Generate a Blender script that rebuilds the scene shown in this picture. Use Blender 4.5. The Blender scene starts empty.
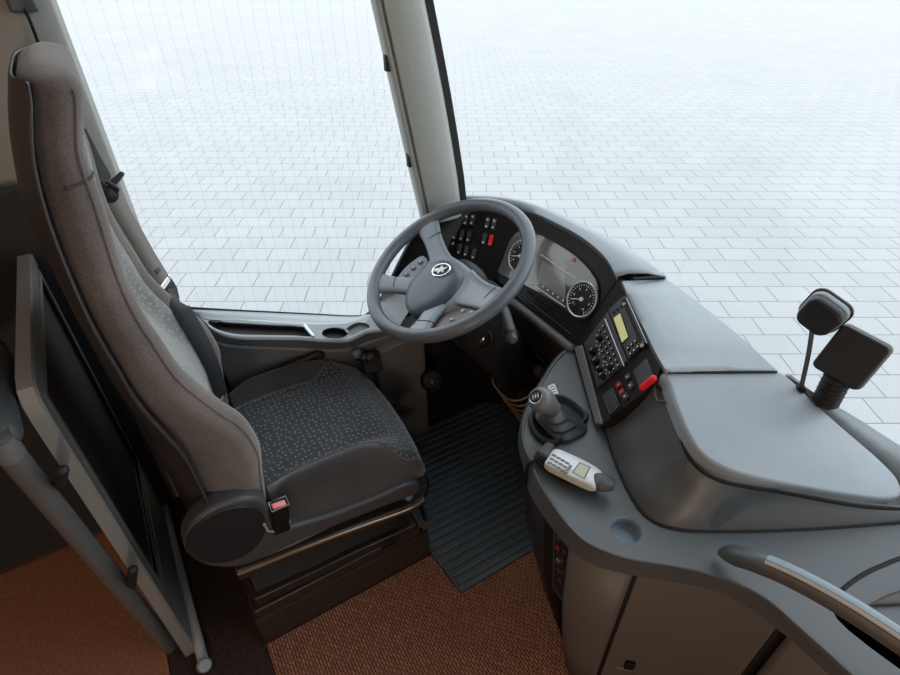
import bpy, bmesh, math, random
from mathutils import Vector, Matrix
random.seed(7)
SC = bpy.context.scene
COL = SC.collection
PI = math.pi
V = Vector

# ------------------------------------------------------------------ camera
FPX = 548.0
PITCH = math.radians(37.3)
YAW = math.radians(59.0)          # the view is turned this far left of the bus's heading (+Y)
CAM = V((0, 0, 1.47))
FH = V((-math.sin(YAW), math.cos(YAW), 0))
RT = V((math.cos(YAW), math.sin(YAW), 0))
UZ = V((0, 0, 1))
FW = FH * math.cos(PITCH) - UZ * math.sin(PITCH)
UP = FH * math.sin(PITCH) + UZ * math.cos(PITCH)
cd = bpy.data.cameras.new('camera')
cd.sensor_width = 36.0
cd.lens = 36.0 * FPX / 900.0
cd.clip_start = 0.02
cd.clip_end = 300
co = bpy.data.objects.new('camera', cd)
COL.objects.link(co)
mm = Matrix((RT, UP, -FW)).transposed().to_4x4()
mm.translation = CAM
co.matrix_world = mm
SC.camera = co

# measured points: a pixel of the photograph put on a known plane of the cab
def ray(u, v):
    return RT * ((u - 450) / FPX) + UP * ((337.5 - v) / FPX) + FW
def PZ(u, v, z):
    d = ray(u, v); return CAM + d * ((z - CAM.z) / d.z)
def PX(u, v, x):
    d = ray(u, v); return CAM + d * (x / d.x)
def PY(u, v, y):
    d = ray(u, v); return CAM + d * (y / d.y)
def PP(u, v, p0, n):
    d = ray(u, v); return CAM + d * ((p0 - CAM).dot(n) / d.dot(n))
def ZS(pts, z):
    return [PZ(u, v, z) for u, v in pts]

# ------------------------------------------------------------------ materials
MATS = {}
def mat(name, col, rough=.5, metal=0.0, spec=.5, noise=0.0, nscale=40.0, bump=0.0, bscale=200.0, sheen=0.0,
        emis=None, estr=0.0, coat=0.0):
    m = bpy.data.materials.new(name); m.use_nodes = True
    nt = m.node_tree; b = nt.nodes['Principled BSDF']
    b.inputs['Base Color'].default_value = (*col, 1)
    b.inputs['Roughness'].default_value = rough
    b.inputs['Metallic'].default_value = metal
    b.inputs['Specular IOR Level'].default_value = spec
    if sheen:
        b.inputs['Sheen Weight'].default_value = sheen
        b.inputs['Sheen Roughness'].default_value = .5
    if coat:
        b.inputs['Coat Weight'].default_value = coat
        b.inputs['Coat Roughness'].default_value = .08
    if emis:
        b.inputs['Emission Color'].default_value = (*emis, 1)
        b.inputs['Emission Strength'].default_value = estr
    if noise or bump:
        tc = nt.nodes.new('ShaderNodeTexCoord')
        if noise:
            n = nt.nodes.new('ShaderNodeTexNoise'); n.inputs['Scale'].default_value = nscale
            n.inputs['Detail'].default_value = 6
            nt.links.new(tc.outputs['Object'], n.inputs['Vector'])
            r = nt.nodes.new('ShaderNodeMapRange')
            r.inputs['From Min'].default_value = .3; r.inputs['From Max'].default_value = .7
            r.inputs['To Min'].default_value = 1 - noise; r.inputs['To Max'].default_value = 1 + noise
            nt.links.new(n.outputs['Fac'], r.inputs['Value'])
            mx = nt.nodes.new('ShaderNodeVectorMath'); mx.operation = 'SCALE'
            mx.inputs[0].default_value = col
            nt.links.new(r.outputs[0], mx.inputs['Scale'])
            nt.links.new(mx.outputs[0], b.inputs['Base Color'])
        if bump:
            n2 = nt.nodes.new('ShaderNodeTexNoise'); n2.inputs['Scale'].default_value = bscale
            n2.inputs['Detail'].default_value = 3
            nt.links.new(tc.outputs['Object'], n2.inputs['Vector'])
            bp = nt.nodes.new('ShaderNodeBump'); bp.inputs['Strength'].default_value = bump
            bp.inputs['Distance'].default_value = .002
            nt.links.new(n2.outputs['Fac'], bp.inputs['Height'])
            nt.links.new(bp.outputs[0], b.inputs['Normal'])
    MATS[name] = m
    return m

PLAST = mat('grey_plastic', (.078, .088, .096), .42, noise=.03, nscale=30, bump=.12, bscale=900)
PLASTL = mat('light_grey_plastic', (.25, .29, .33), .40, noise=.03, nscale=30, bump=.12, bscale=900)  # blue reflected from the sky is mixed into this colour
PLASTW = mat('grey_plastic_warm_shade', (.105, .096, .090), .5, noise=.03, nscale=30, bump=.12, bscale=900)  # same grey plastic; dimmer light and warm bounce put into the colour
PLASTM = mat('mid_grey_plastic', (.21, .24, .262), .42, noise=.03, nscale=30, bump=.12, bscale=900)
TRIM = mat('trim_grey', (.16, .165, .172), .45, noise=.03, bump=.1, bscale=900)
DARK = mat('dark_plastic', (.018, .018, .021), .45, spec=.3, bump=.08, bscale=900)
DARKP = mat('instrument_plastic', (.012, .010, .012), .42, spec=.22, bump=.05, bscale=900)
BLACK = mat('black_plastic', (.007, .007, .008), .5, spec=.25)
GAP = mat('seam_black', (.006, .006, .007), .8)
GREYD = mat('charcoal_plastic', (.055, .056, .062), .48, bump=.1, bscale=800)
WHEELM = mat('wheel_leather', (.095, .114, .134), .34, bump=.06, bscale=1200)
WHEELP = mat('wheel_pad_plastic', (.07, .086, .105), .34, bump=.05, bscale=1200)
WHEELS = mat('wheel_spoke_plastic', (.18, .21, .24), .28)
PILLAR = mat('pillar_lacquer', (.33, .36, .345), .42, noise=.02)
WALLM = mat('wall_laminate', (.32, .325, .31), .6, noise=.03)
ALU = mat('anodised_aluminium', (.50, .53, .55), .36, metal=.7)
ALUB = mat('brushed_silver_trim', (.62, .66, .70), .3, metal=.6)
STEEL = mat('brown_black_steel', (.05, .04, .034), .34, metal=.4)
CHROME = mat('chrome', (.85, .86, .88), .12, metal=1.0)
RUBBER = mat('rubber', (.012, .013, .015), .6)
RED = mat('red_plastic', (.75, .02, .02), .3)
REDD = mat('dark_red_plastic', (.30, .02, .025), .35)
PINK = mat('buckle_red', (.75, .22, .22), .4)
WHITE = mat('white_print', (.75, .77, .78), .5)
LCD = mat('lcd_yellow', (.62, .58, .30), .4, emis=(.85, .78, .35), estr=.22)
LCDG = mat('lcd_green', (.42, .47, .33), .35)
SCREEN = mat('grey_screen', (.20, .215, .21), .18, coat=.6)
FACE = mat('cluster_face_reflection', (.125, .13, .125), .16, coat=.8)  # grey reflection in the lens put into the face colour
FACED = mat('cluster_face_dark', (.04, .045, .05), .14, coat=.8)
SILV = mat('phone_silver', (.62, .64, .66), .35, metal=.15)
BROWNPL = mat('footwell_plastic', (.05, .036, .028), .5)
CEILM = mat('ceiling_cloth', (.26, .26, .255), .8, noise=.05)
PANELDK = mat('partition_fabric', (.060, .048, .042), .85, noise=.15, nscale=120)
BOARD = mat('rear_floor_vinyl', (.27, .125, .075), .55, noise=.25, nscale=140)
CUPB = mat('cup_blue_liner', (.15, .21, .26), .4)

def fabric(name, col, dots=None, sheen=.45, plane='xy', dcol=(.17, .165, .165)):
    m = mat(name, col, .9, spec=.15, noise=.22, nscale=260, bump=.35, bscale=1400, sheen=sheen)
    nt = m.node_tree; b = nt.nodes['Principled BSDF']
    lk = b.inputs['Base Color'].links[0]; src = lk.from_socket
    tc = nt.nodes.new('ShaderNodeTexCoord')
    # broad wear in the pile
    n = nt.nodes.new('ShaderNodeTexNoise'); n.inputs['Scale'].default_value = 9; n.inputs['Detail'].default_value = 2
    nt.links.new(tc.outputs['Object'], n.inputs['Vector'])
    r = nt.nodes.new('ShaderNodeMapRange'); r.inputs['From Min'].default_value = .35; r.inputs['From Max'].default_value = .65
    r.inputs['To Min'].default_value = .82; r.inputs['To Max'].default_value = 1.18
    nt.links.new(n.outputs['Fac'], r.inputs['Value'])
    sc = nt.nodes.new('ShaderNodeVectorMath'); sc.operation = 'SCALE'
    nt.links.new(src, sc.inputs[0]); nt.links.new(r.outputs[0], sc.inputs['Scale'])
    out = sc.outputs[0]
    if dots:
        v = nt.nodes.new('ShaderNodeTexVoronoi'); v.inputs['Scale'].default_value = dots; v.voronoi_dimensions = '2D'
        fm = nt.nodes.new('ShaderNodeMapping'); fm.inputs['Rotation'].default_value = (math.radians(90) if plane == 'xz' else 0, 0, 0)
        nt.links.new(tc.outputs['Object'], fm.inputs['Vector'])
        v.inputs['Randomness'].default_value = .55
        nt.links.new(fm.outputs[0], v.inputs['Vector'])
        lt = nt.nodes.new('ShaderNodeMath'); lt.operation = 'LESS_THAN'; lt.inputs[1].default_value = .20
        nt.links.new(v.outputs['Distance'], lt.inputs[0])
        mx = nt.nodes.new('ShaderNodeMix'); mx.data_type = 'RGBA'
        nt.links.new(lt.outputs[0], mx.inputs['Factor'])
        nt.links.new(out, mx.inputs['A']); mx.inputs['B'].default_value = (*dcol, 1)
        out = mx.outputs['Result']
    nt.links.new(out, b.inputs['Base Color'])
    return m
VELOUR = fabric('velour_taupe', (.122, .102, .095))
VELOURD = fabric('velour_charcoal', (.046, .043, .044))
DOTTED = fabric('dotted_moquette', (.034, .039, .046), dots=72)
DOTBACK = fabric('dotted_moquette_daylit', (.21, .22, .212), dots=75, plane='xz', dcol=(.31, .31, .305))  # lit copy of the moquette, window daylight put into its colour

def carpet(name, c1, c2, sx, sy, rot):
    m = bpy.data.materials.new(name); m.use_nodes = True
    nt = m.node_tree; b = nt.nodes['Principled BSDF']; b.inputs['Roughness'].default_value = .95
    b.inputs['Specular IOR Level'].default_value = .1
    tc = nt.nodes.new('ShaderNodeTexCoord')
    mp = nt.nodes.new('ShaderNodeMapping'); mp.inputs['Rotation'].default_value = (0, 0, rot)
    nt.links.new(tc.outputs['Object'], mp.inputs['Vector'])
    br = nt.nodes.new('ShaderNodeTexBrick'); br.inputs['Scale'].default_value = 1
    br.inputs['Brick Width'].default_value = sx; br.inputs['Row Height'].default_value = sy
    br.inputs['Mortar Size'].default_value = sy * .2; br.inputs['Mortar Smooth'].default_value = .8
    br.inputs['Color1'].default_value = (*c1, 1); br.inputs['Color2'].default_value = tuple(x * .72 for x in c1) + (1,)
    br.inputs['Mortar'].default_value = (*c2, 1)
    nt.links.new(mp.outputs[0], br.inputs['Vector'])
    n = nt.nodes.new('ShaderNodeTexNoise'); n.inputs['Scale'].default_value = 160; n.inputs['Detail'].default_value = 4
    nt.links.new(tc.outputs['Object'], n.inputs['Vector'])
    r = nt.nodes.new('ShaderNodeMapRange'); r.inputs['To Min'].default_value = .3; r.inputs['To Max'].default_value = 1.7
    nt.links.new(n.outputs['Fac'], r.inputs['Value'])
    s = nt.nodes.new('ShaderNodeVectorMath'); s.operation = 'SCALE'
    nt.links.new(br.outputs['Color'], s.inputs[0]); nt.links.new(r.outputs[0], s.inputs['Scale'])
    nt.links.new(s.outputs[0], b.inputs['Base Color'])
    bp = nt.nodes.new('ShaderNodeBump'); bp.inputs['Strength'].default_value = .8; bp.inputs['Distance'].default_value = .004
    iv = nt.nodes.new('ShaderNodeMath'); iv.operation = 'SUBTRACT'; iv.inputs[0].default_value = 1
    nt.links.new(br.outputs['Fac'], iv.inputs[1])
    nt.links.new(iv.outputs[0], bp.inputs['Height']); nt.links.new(bp.outputs[0], b.inputs['Normal'])
    return m
CARPET = carpet('brown_loop_carpet', (.37, .185, .125), (.05, .02, .012), .016, .0074, 0.0)
CARPETD = mat('dark_carpet', (.042, .030, .028), .95, spec=.1, noise=.5, nscale=300, bump=.5, bscale=700)
RIBM = mat('ribbed_rubber', (.052, .072, .092), .36, noise=.08, nscale=30)

def paving():
    m = bpy.data.materials.new('concrete_pavers'); m.use_nodes = True
    nt = m.node_tree; b = nt.nodes['Principled BSDF']; b.inputs['Roughness'].default_value = .44
    tc = nt.nodes.new('ShaderNodeTexCoord')
    mp = nt.nodes.new('ShaderNodeMapping')
    mp.inputs['Location'].default_value = (PAVE_X, PAVE_Y, 0)
    nt.links.new(tc.outputs['Object'], mp.inputs['Vector'])
    br = nt.nodes.new('ShaderNodeTexBrick'); br.inputs['Scale'].default_value = 1
    br.offset = .5; br.offset_frequency = 2; br.squash = 1
    br.inputs['Brick Width'].default_value = PAVE_W; br.inputs['Row Height'].default_value = PAVE_H
    br.inputs['Mortar Size'].default_value = .0036; br.inputs['Mortar Smooth'].default_value = .1
    br.inputs['Color1'].default_value = (.300, .310, .322, 1); br.inputs['Color2'].default_value = (.325, .333, .343, 1)
    br.inputs['Mortar'].default_value = (.10, .105, .11, 1)
    nt.links.new(mp.outputs[0], br.inputs['Vector'])
    n = nt.nodes.new('ShaderNodeTexNoise'); n.inputs['Scale'].default_value = 90; n.inputs['Detail'].default_value = 5
    nt.links.new(tc.outputs['Object'], n.inputs['Vector'])
    n2 = nt.nodes.new('ShaderNodeTexNoise'); n2.inputs['Scale'].default_value = .8; n2.inputs['Detail'].default_value = 3
    nt.links.new(tc.outputs['Object'], n2.inputs['Vector'])
    ad = nt.nodes.new('ShaderNodeMath'); ad.operation = 'ADD'
    nt.links.new(n.outputs['Fac'], ad.inputs[0]); nt.links.new(n2.outputs['Fac'], ad.inputs[1])
    r = nt.nodes.new('ShaderNodeMapRange'); r.inputs['From Min'].default_value = .6; r.inputs['From Max'].default_value = 1.4
    r.inputs['To Min'].default_value = .92; r.inputs['To Max'].default_value = 1.08
    nt.links.new(ad.outputs[0], r.inputs['Value'])
    s = nt.nodes.new('ShaderNodeVectorMath'); s.operation = 'SCALE'
    nt.links.new(br.outputs['Color'], s.inputs[0]); nt.links.new(r.outputs[0], s.inputs['Scale'])
    nt.links.new(s.outputs[0], b.inputs['Base Color'])
    return m
PAVE_W, PAVE_H, PAVE_X, PAVE_Y = .300, .211, -.092, .115

def glass(name, wires=False):
    m = bpy.data.materials.new(name); m.use_nodes = True
    nt = m.node_tree; nt.nodes.remove(nt.nodes['Principled BSDF'])
    out = nt.nodes['Material Output']
    tr = nt.nodes.new('ShaderNodeBsdfTransparent'); tr.inputs[0].default_value = (.97, .985, .98, 1)
    gl = nt.nodes.new('ShaderNodeBsdfGlossy'); gl.inputs['Roughness'].default_value = .02
    fr = nt.nodes.new('ShaderNodeFresnel'); fr.inputs['IOR'].default_value = 1.35
    ml = nt.nodes.new('ShaderNodeMath'); ml.operation = 'MULTIPLY'; ml.inputs[1].default_value = .05
    nt.links.new(fr.outputs[0], ml.inputs[0])
    mx = nt.nodes.new('ShaderNodeMixShader')
    nt.links.new(ml.outputs[0], mx.inputs[0]); nt.links.new(tr.outputs[0], mx.inputs[1]); nt.links.new(gl.outputs[0], mx.inputs[2])
    last = mx
    if wires:     # fine heating wires inside the pane
        tc = nt.nodes.new('ShaderNodeTexCoord')
        sp = nt.nodes.new('ShaderNodeSeparateXYZ'); nt.links.new(tc.outputs['Object'], sp.inputs[0])
        wv = nt.nodes.new('ShaderNodeMath'); wv.operation = 'MULTIPLY'; wv.inputs[1].default_value = 55
        nt.links.new(sp.outputs['Z'], wv.inputs[0])
        sn = nt.nodes.new('ShaderNodeMath'); sn.operation = 'SINE'; nt.links.new(wv.outputs[0], sn.inputs[0])
        sm = nt.nodes.new('ShaderNodeMath'); sm.operation = 'MULTIPLY_ADD'; sm.inputs[1].default_value = .0007
        nt.links.new(sn.outputs[0], sm.inputs[0]); nt.links.new(sp.outputs['Y'], sm.inputs[2])
        dv = nt.nodes.new('ShaderNodeMath'); dv.operation = 'DIVIDE'; dv.inputs[1].default_value = .027
        nt.links.new(sm.outputs[0], dv.inputs[0])
        fc = nt.nodes.new('ShaderNodeMath'); fc.operation = 'FRACT'; nt.links.new(dv.outputs[0], fc.inputs[0])
        lt = nt.nodes.new('ShaderNodeMath'); lt.operation = 'LESS_THAN'; lt.inputs[1].default_value = .05
        nt.links.new(fc.outputs[0], lt.inputs[0])
        df = nt.nodes.new('ShaderNodeBsdfTransparent'); df.inputs[0].default_value = (.80, .81, .82, 1)
        m2 = nt.nodes.new('ShaderNodeMixShader')
        nt.links.new(lt.outputs[0], m2.inputs[0]); nt.links.new(mx.outputs[0], m2.inputs[1]); nt.links.new(df.outputs[0], m2.inputs[2])
        last = m2
    nt.links.new(last.outputs[0], out.inputs['Surface'])
    return m
GLASS = glass('windscreen_glass')
GLASSW = glass('heated_side_glass', True)

# ------------------------------------------------------------------ geometry helpers
def catmull(pts, n, closed=False):
    pts = [V(p) for p in pts]
    if len(pts) < 3 and not closed:
        return [pts[0].lerp(pts[-1], i / (n - 1)) for i in range(n)]
    k = len(pts); segs = k if closed else k - 1
    dense = []
    for i in range(segs):
        if closed:
            p0, p1, p2, p3 = pts[(i - 1) % k], pts[i], pts[(i + 1) % k], pts[(i + 2) % k]
        else:
            p1, p2 = pts[i], pts[i + 1]
            p0 = pts[i - 1] if i else p1 * 2 - p2
            p3 = pts[i + 2] if i + 2 < k else p2 * 2 - p1
        # centripetal parametrisation
        t0 = 0.0
        t1 = t0 + max((p1 - p0).length, 1e-6) ** .5
        t2 = t1 + max((p2 - p1).length, 1e-6) ** .5
        t3 = t2 + max((p3 - p2).length, 1e-6) ** .5
        for j in range(12):
            t = t1 + (t2 - t1) * j / 12
            a1 = p0 * ((t1 - t) / (t1 - t0)) + p1 * ((t - t0) / (t1 - t0))
            a2 = p1 * ((t2 - t) / (t2 - t1)) + p2 * ((t - t1) / (t2 - t1))
            a3 = p2 * ((t3 - t) / (t3 - t2)) + p3 * ((t - t2) / (t3 - t2))
            b1 = a1 * ((t2 - t) / (t2 - t0)) + a2 * ((t - t0) / (t2 - t0))
            b2 = a2 * ((t3 - t) / (t3 - t1)) + a3 * ((t - t1) / (t3 - t1))
            dense.append(b1 * ((t2 - t) / (t2 - t1)) + b2 * ((t - t1) / (t2 - t1)))
    dense.append(pts[0] if closed else pts[-1])
    L = [0.0]
    for a, b in zip(dense, dense[1:]):
        L.append(L[-1] + (b - a).length)
    out = []; j = 0
    m = n if closed else n - 1
    for i in range(n):
        s = L[-1] * i / m
        while j < len(L) - 2 and L[j + 1] < s:
            j += 1
        d = L[j + 1] - L[j]
        out.append(dense[j].lerp(dense[j + 1], 0 if d < 1e-9 else (s - L[j]) / d))
    return out

class G:
    def __init__(s): s.v = []; s.f = []
    def add(s, vs, fs):
        o = len(s.v); s.v += [V(p) for p in vs]; s.f += [tuple(i + o for i in f) for f in fs]; return s
    def box(s, c, size, ax=None):
        c = V(c); h = [x / 2 for x in size]
        ax = ax or (V((1, 0, 0)), V((0, 1, 0)), V((0, 0, 1)))
        vs = [c + ax[0] * (h[0] * i) + ax[1] * (h[1] * j) + ax[2] * (h[2] * k) for i in (-1, 1) for j in (-1, 1) for k in (-1, 1)]
        return s.add(vs, [(0, 1, 3, 2), (4, 6, 7, 5), (0, 4, 5, 1), (2, 3, 7, 6), (0, 2, 6, 4), (1, 5, 7, 3)])
    def prism(s, poly, off):
        n = len(poly); off = V(off); poly = [V(p) for p in poly]
        vs = poly + [p + off for p in poly]
        fs = [tuple(range(n)), tuple(range(2 * n - 1, n - 1, -1))] + [(i, i + n, (i + 1) % n + n, (i + 1) % n) for i in range(n)]
        return s.add(vs, fs)
    def loft(s, rings, cap=True, closed=True):
        n = len(rings[0]); vs = [p for r in rings for p in r]; fs = []
        for i in range(len(rings) - 1):
            for j in range(n if closed else n - 1):
                a = i * n + j; b = i * n + (j + 1) % n
                fs.append((a, b, b + n, a + n))
        if cap and closed:
            fs.append(tuple(range(n - 1, -1, -1))); fs.append(tuple((len(rings) - 1) * n + j for j in range(n)))
        return s.add(vs, fs)
    def tube(s, pts, r, n=12, res=None, flat=None, smooth=True, round_end=True):
        P = catmull(pts, res or max(8, len(pts) * 6)) if smooth else [V(p) for p in pts]
        m = len(P)
        rad = r if callable(r) else (lambda t: r)
        T = [(P[min(i + 1, m - 1)] - P[max(i - 1, 0)]).normalized() for i in range(m)]
        ref = V(flat) if flat else (V((0, 0, 1)) if abs(T[0].z) < .9 else V((1, 0, 0)))
        rings = []
        A = (ref - T[0] * ref.dot(T[0])).normalized()
        for i in range(m):
            A = (A - T[i] * A.dot(T[i])).normalized(); B = T[i].cross(A)
            rr = rad(i / (m - 1)); ra, rb = rr if isinstance(rr, tuple) else (rr, rr)
            rings.append([P[i] + A * (ra * math.cos(2 * PI * k / n)) + B * (rb * math.sin(2 * PI * k / n)) for k in range(n)])
        if round_end:
            def capr(ring, c, t, ra):
                o = []
                for q in (.92, .7, .35):
                    o.append([c + (p - c) * q + t * (ra * math.sqrt(1 - q * q)) for p in ring])
                return o
            r0 = rad(0); r0 = min(r0) if isinstance(r0, tuple) else r0
            r1 = rad(1); r1 = min(r1) if isinstance(r1, tuple) else r1
            rings = capr(rings[0], P[0], -T[0], r0)[::-1] + rings + capr(rings[-1], P[-1], T[-1], r1)
        return s.loft(rings)
    def lathe(s, prof, O, ax, n=32, cap=True):
        O = V(O); ax = V(ax).normalized()
        a = ax.orthogonal().normalized(); b = ax.cross(a)
        rings = [[O + ax * z + (a * math.cos(2 * PI * k / n) + b * math.sin(2 * PI * k / n)) * r for k in range(n)] for r, z in prof]
        return s.loft(rings, cap=cap)
    def patch(s, rails, n=24, rows=None, smooth=True):
        R = [catmull(r, n) if smooth else [V(p) for p in r] for r in rails]
        if rows:
            cols = [catmull([r[j] for r in R], rows) for j in range(len(R[0]))]
            R = [[c[i] for c in cols] for i in range(rows)]
        return s.loft(R, cap=False, closed=False)
    def fill(s, outer, holes=(), off=None):
        bm = bmesh.new(); es = []
        for lp in [outer] + list(holes):
            vs = [bm.verts.new(p) for p in lp]
            es += [bm.edges.new((vs[i], vs[(i + 1) % len(vs)])) for i in range(len(vs))]
        bmesh.ops.triangle_fill(bm, edges=es, use_beauty=True)
        bm.verts.index_update()
        s.add([v.co.copy() for v in bm.verts], [tuple(v.index for v in f.verts) for f in bm.faces])
        bm.free(); return s

def root_loc(o):
    while o.parent: o = o.parent
    return o.location
def wloc(o):
    p = V(o.location)
    while o.parent:
        o = o.parent; p = p + V(o.location)
    return p
def obj(name, g, m, parent=None, bevel=0, seg=2, solid=0, soff=-1, sub=0, angle=35, loc=None, smooth=True):
    me = bpy.data.meshes.new(name)
    base = wloc(parent) if parent else (V(loc) if loc is not None else None)
    if base is None:
        xs = [p.x for p in g.v]; ys = [p.y for p in g.v]; zs = [p.z for p in g.v]
        base = V(((min(xs) + max(xs)) / 2, (min(ys) + max(ys)) / 2, min(zs)))
    me.from_pydata([tuple(p - base) for p in g.v], [], g.f)
    bm = bmesh.new(); bm.from_mesh(me)
    bmesh.ops.remove_doubles(bm, verts=bm.verts, dist=1e-6)
    bmesh.ops.recalc_face_normals(bm, faces=bm.faces)
    bm.to_mesh(me); bm.free()
    me.materials.append(m)
    if smooth:
        me.shade_smooth(); me.set_sharp_from_angle(angle=math.radians(angle))
    o = bpy.data.objects.new(name, me); COL.objects.link(o)
    if parent: o.parent = parent
    else: o.location = base
    if solid:
        md = o.modifiers.new('thickness', 'SOLIDIFY'); md.thickness = solid; md.offset = soff
    if bevel:
        md = o.modifiers.new('bevel', 'BEVEL'); md.width = bevel; md.segments = seg; md.limit_method = 'ANGLE'
        md.angle_limit = math.radians(40); md.harden_normals = False
    if sub:
        md = o.modifiers.new('subdivision', 'SUBSURF'); md.levels = sub; md.render_levels = sub
    return o
def thing(name, label, cat, loc, group=None):
    o = bpy.data.objects.new(name, None); COL.objects.link(o); o.location = loc
    o.empty_display_size = .05
    o['label'] = label; o['category'] = cat
    if group: o['group'] = group
    return o
def tag(o, label, cat, group=None):
    o['label'] = label; o['category'] = cat
    if group: o['group'] = group
    return o
def struct(o, label=None):
    o['kind'] = 'structure'
    if label: o['label'] = label
    return o

class Fr:      # a flat facet: origin, across, up, outward
    def __init__(s, O, h, u, n): s.O, s.h, s.u, s.n = V(O), V(h), V(u), V(n)
    def w(s, a, b, c=0): return s.O + s.h * a + s.u * b + s.n * c
    def ab(s, u, v, c=0):
        p = PP(u, v, s.O + s.n * c, s.n) - s.O
        return p.dot(s.h), p.dot(s.u)
    def px(s, u, v, c=0): return PP(u, v, s.O + s.n * c, s.n)
    def poly(s, pts, c=0): return [s.px(u, v, c) for u, v in pts]
    def rect(s, g, a, b, sa, sb, c0, c1):
        return g.prism([s.w(a - sa / 2, b - sb / 2, c0), s.w(a + sa / 2, b - sb / 2, c0), s.w(a + sa / 2, b + sb / 2, c0), s.w(a - sa / 2, b + sb / 2, c0)], s.n * (c1 - c0))
    def disc(s, g, a, b, r, c0, c1, n=24):
        return g.prism([s.w(a + r * math.cos(2 * PI * k / n), b + r * math.sin(2 * PI * k / n), c0) for k in range(n)], s.n * (c1 - c0))
    def ring(s, g, a, b, r, t, c, n=40):
        rings = []
        for k in range(n + 1):
            q = 2 * PI * k / n; d = s.h * math.cos(q) + s.u * math.sin(q)
            ctr = s.w(a, b, c) + d * r
            rings.append([ctr + d * (t * math.cos(2 * PI * j / 8)) + s.n * (t * math.sin(2 * PI * j / 8)) for j in range(8)])
        return g.loft(rings, cap=False)

def facet(O, ang, tau):
    a = math.radians(ang); t = math.radians(tau)
    m = V((math.sin(a), -math.cos(a), 0))
    return Fr(O, (math.cos(a), math.sin(a), 0), -m * math.cos(t) + UZ * math.sin(t), m * math.sin(t) + UZ * math.cos(t))

# ================================================================== THE SETTING
GZ = -.83
g = G()
S_ = 45
g.add([(-S_, -S_, 0), (S_, -S_, 0), (S_, S_, 0), (-S_, S_, 0)], [(0, 1, 2, 3)])
PAVE = paving()
o = obj('ground', g, PAVE, loc=(0, 0, 0)); o.location = (0, 0, GZ)
o.rotation_euler = (0, 0, math.atan2(RT.y, RT.x))
struct(o, 'pale grey rectangular paving laid in running bond outside the windows')

g = G().box((-.15, -.95, -.06), (2.5, 4.1, .118)); struct(obj('floor', g, CARPETD, bevel=.004), 'dark cab floor')
g = G().box((-.15, -1.05, 2.03), (2.56, 3.9, .06)); struct(obj('ceiling', g, CEILM, bevel=.01))
g = G().box((-.15, -3.03, .97), (2.56, .06, 2.06)); struct(obj('wall_rear', g, WALLM))
g = G().box((1.11, -1.0, .97), (.06, 4.0, 2.06)); struct(obj('wall_right', g, WALLM))

# driver's side wall behind the side window, with its broad lacquered pillar edge
XB = -1.38
edge = [PX(u, v, XB) for u, v in ((46, -10), (86, 90), (120, 173), (150, 240), (168, 285))]
yb = -.018
g = G()
plan = [(XB - .05, -3.0), (XB - .05, yb - .005), (XB - .02, yb + .004), (XB + .004, yb - .004), (XB + .012, yb - .02), (XB + .012, -.10), (XB, -.12), (XB, -3.0)]
g.loft([[V((x, y, z)) for x, y in plan] for z in (.0, .64, 2.0)])
wl = struct(obj('wall_left', g, WALLM, bevel=.003))
# grey fitting high on that wall with a dark cord
t = thing('wall_latch', 'small grey fitting at the top of the grey wall above the headrest', 'fitting', PX(22, 8, XB + .012))
c = PX(22, 2, XB + .012)
obj('housing', G().box(c + V((.012, 0, 0)), (.024, .045, .03)), PLAST, t, bevel=.006, seg=3)
cord = [PX(18, -6, XB + .03), PX(28, 16, XB + .035), PX(38, 42, XB + .03), PX(46, 66, XB + .02)]
tag(obj('pull_cord', G().tube(cord, .0028, n=8), BLACK), 'thin black cord running down behind the headrest', 'cord')

# side wall stations: X of the cab side as it draws in towards the front
def sideX(y):
    pts = [(-3, -1.38), (-.02, -1.38), (.03, -1.36), (.455, -1.30), (.73, -1.27), (.80, -1.25)]
    for (y0, x0), (y1, x1) in zip(pts, pts[1:]):
        if y <= y1: return x0 + (x1 - x0) * (y - y0) / (y1 - y0)
    return pts[-1][1]
def SIDE(u, v, off=0.0):            # pixel -> point on the drawn-in side wall
    x = -1.33
    for _ in range(12):
        p = PX(u, v, x); x = sideX(p.y) + off
    return PX(u, v, x)

sill_px = [(150, 304), (189, 307.5), (230, 310), (270, 312), (315, 314.3), (357, 316), (371, 314)]
sill = [SIDE(u, v) for u, v in sill_px]
front = [SIDE(u, v) for u, v in ((384, 294), (402, 258), (421, 222), (431, 207))]
# A-pillar: leaning lacquered section between side glass and windscreen
AL = [PX(u, v, -1.275) for u, v in ((374, 0), (394, 90), (414, 180), (424, 222))]
AR = [PX(u, v, -1.26) for u, v in ((425, 0), (443, 90), (459, 186), (462, 214))]
def extend(rl, z):
    d = rl[0] - rl[1]; return [rl[0] + d * ((z - rl[0].z) / d.z)] + rl
AL = extend(AL, 2.0); AR = extend(AR, 2.0)
n_ = 12
ALs = catmull(AL, n_); ARs = catmull(AR, n_)
rings = []
for a, b in zip(ALs, ARs):
    d = (b - a); w = d.length; d.normalize()
    inn = V((d.y, -d.x, 0)).normalized()     # towards the cab
    ring = []
    for f_, h_ in ((0, -.03), (0, .006), (.05, .012), (.085, .012), (.10, .004), (.125, .004), (.145, .016), (.3, .022), (.6, .022), (.8, .018), (.93, .010), (1, -.002), (1, -.03)):
        ring.append(a + d * (w * f_) + inn * h_)
    rings.append(ring)
g = G().loft(rings)
ap = struct(obj('trim_1', g, PILLAR, angle=50), 'grey lacquered pillar between side window and windscreen')
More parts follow.
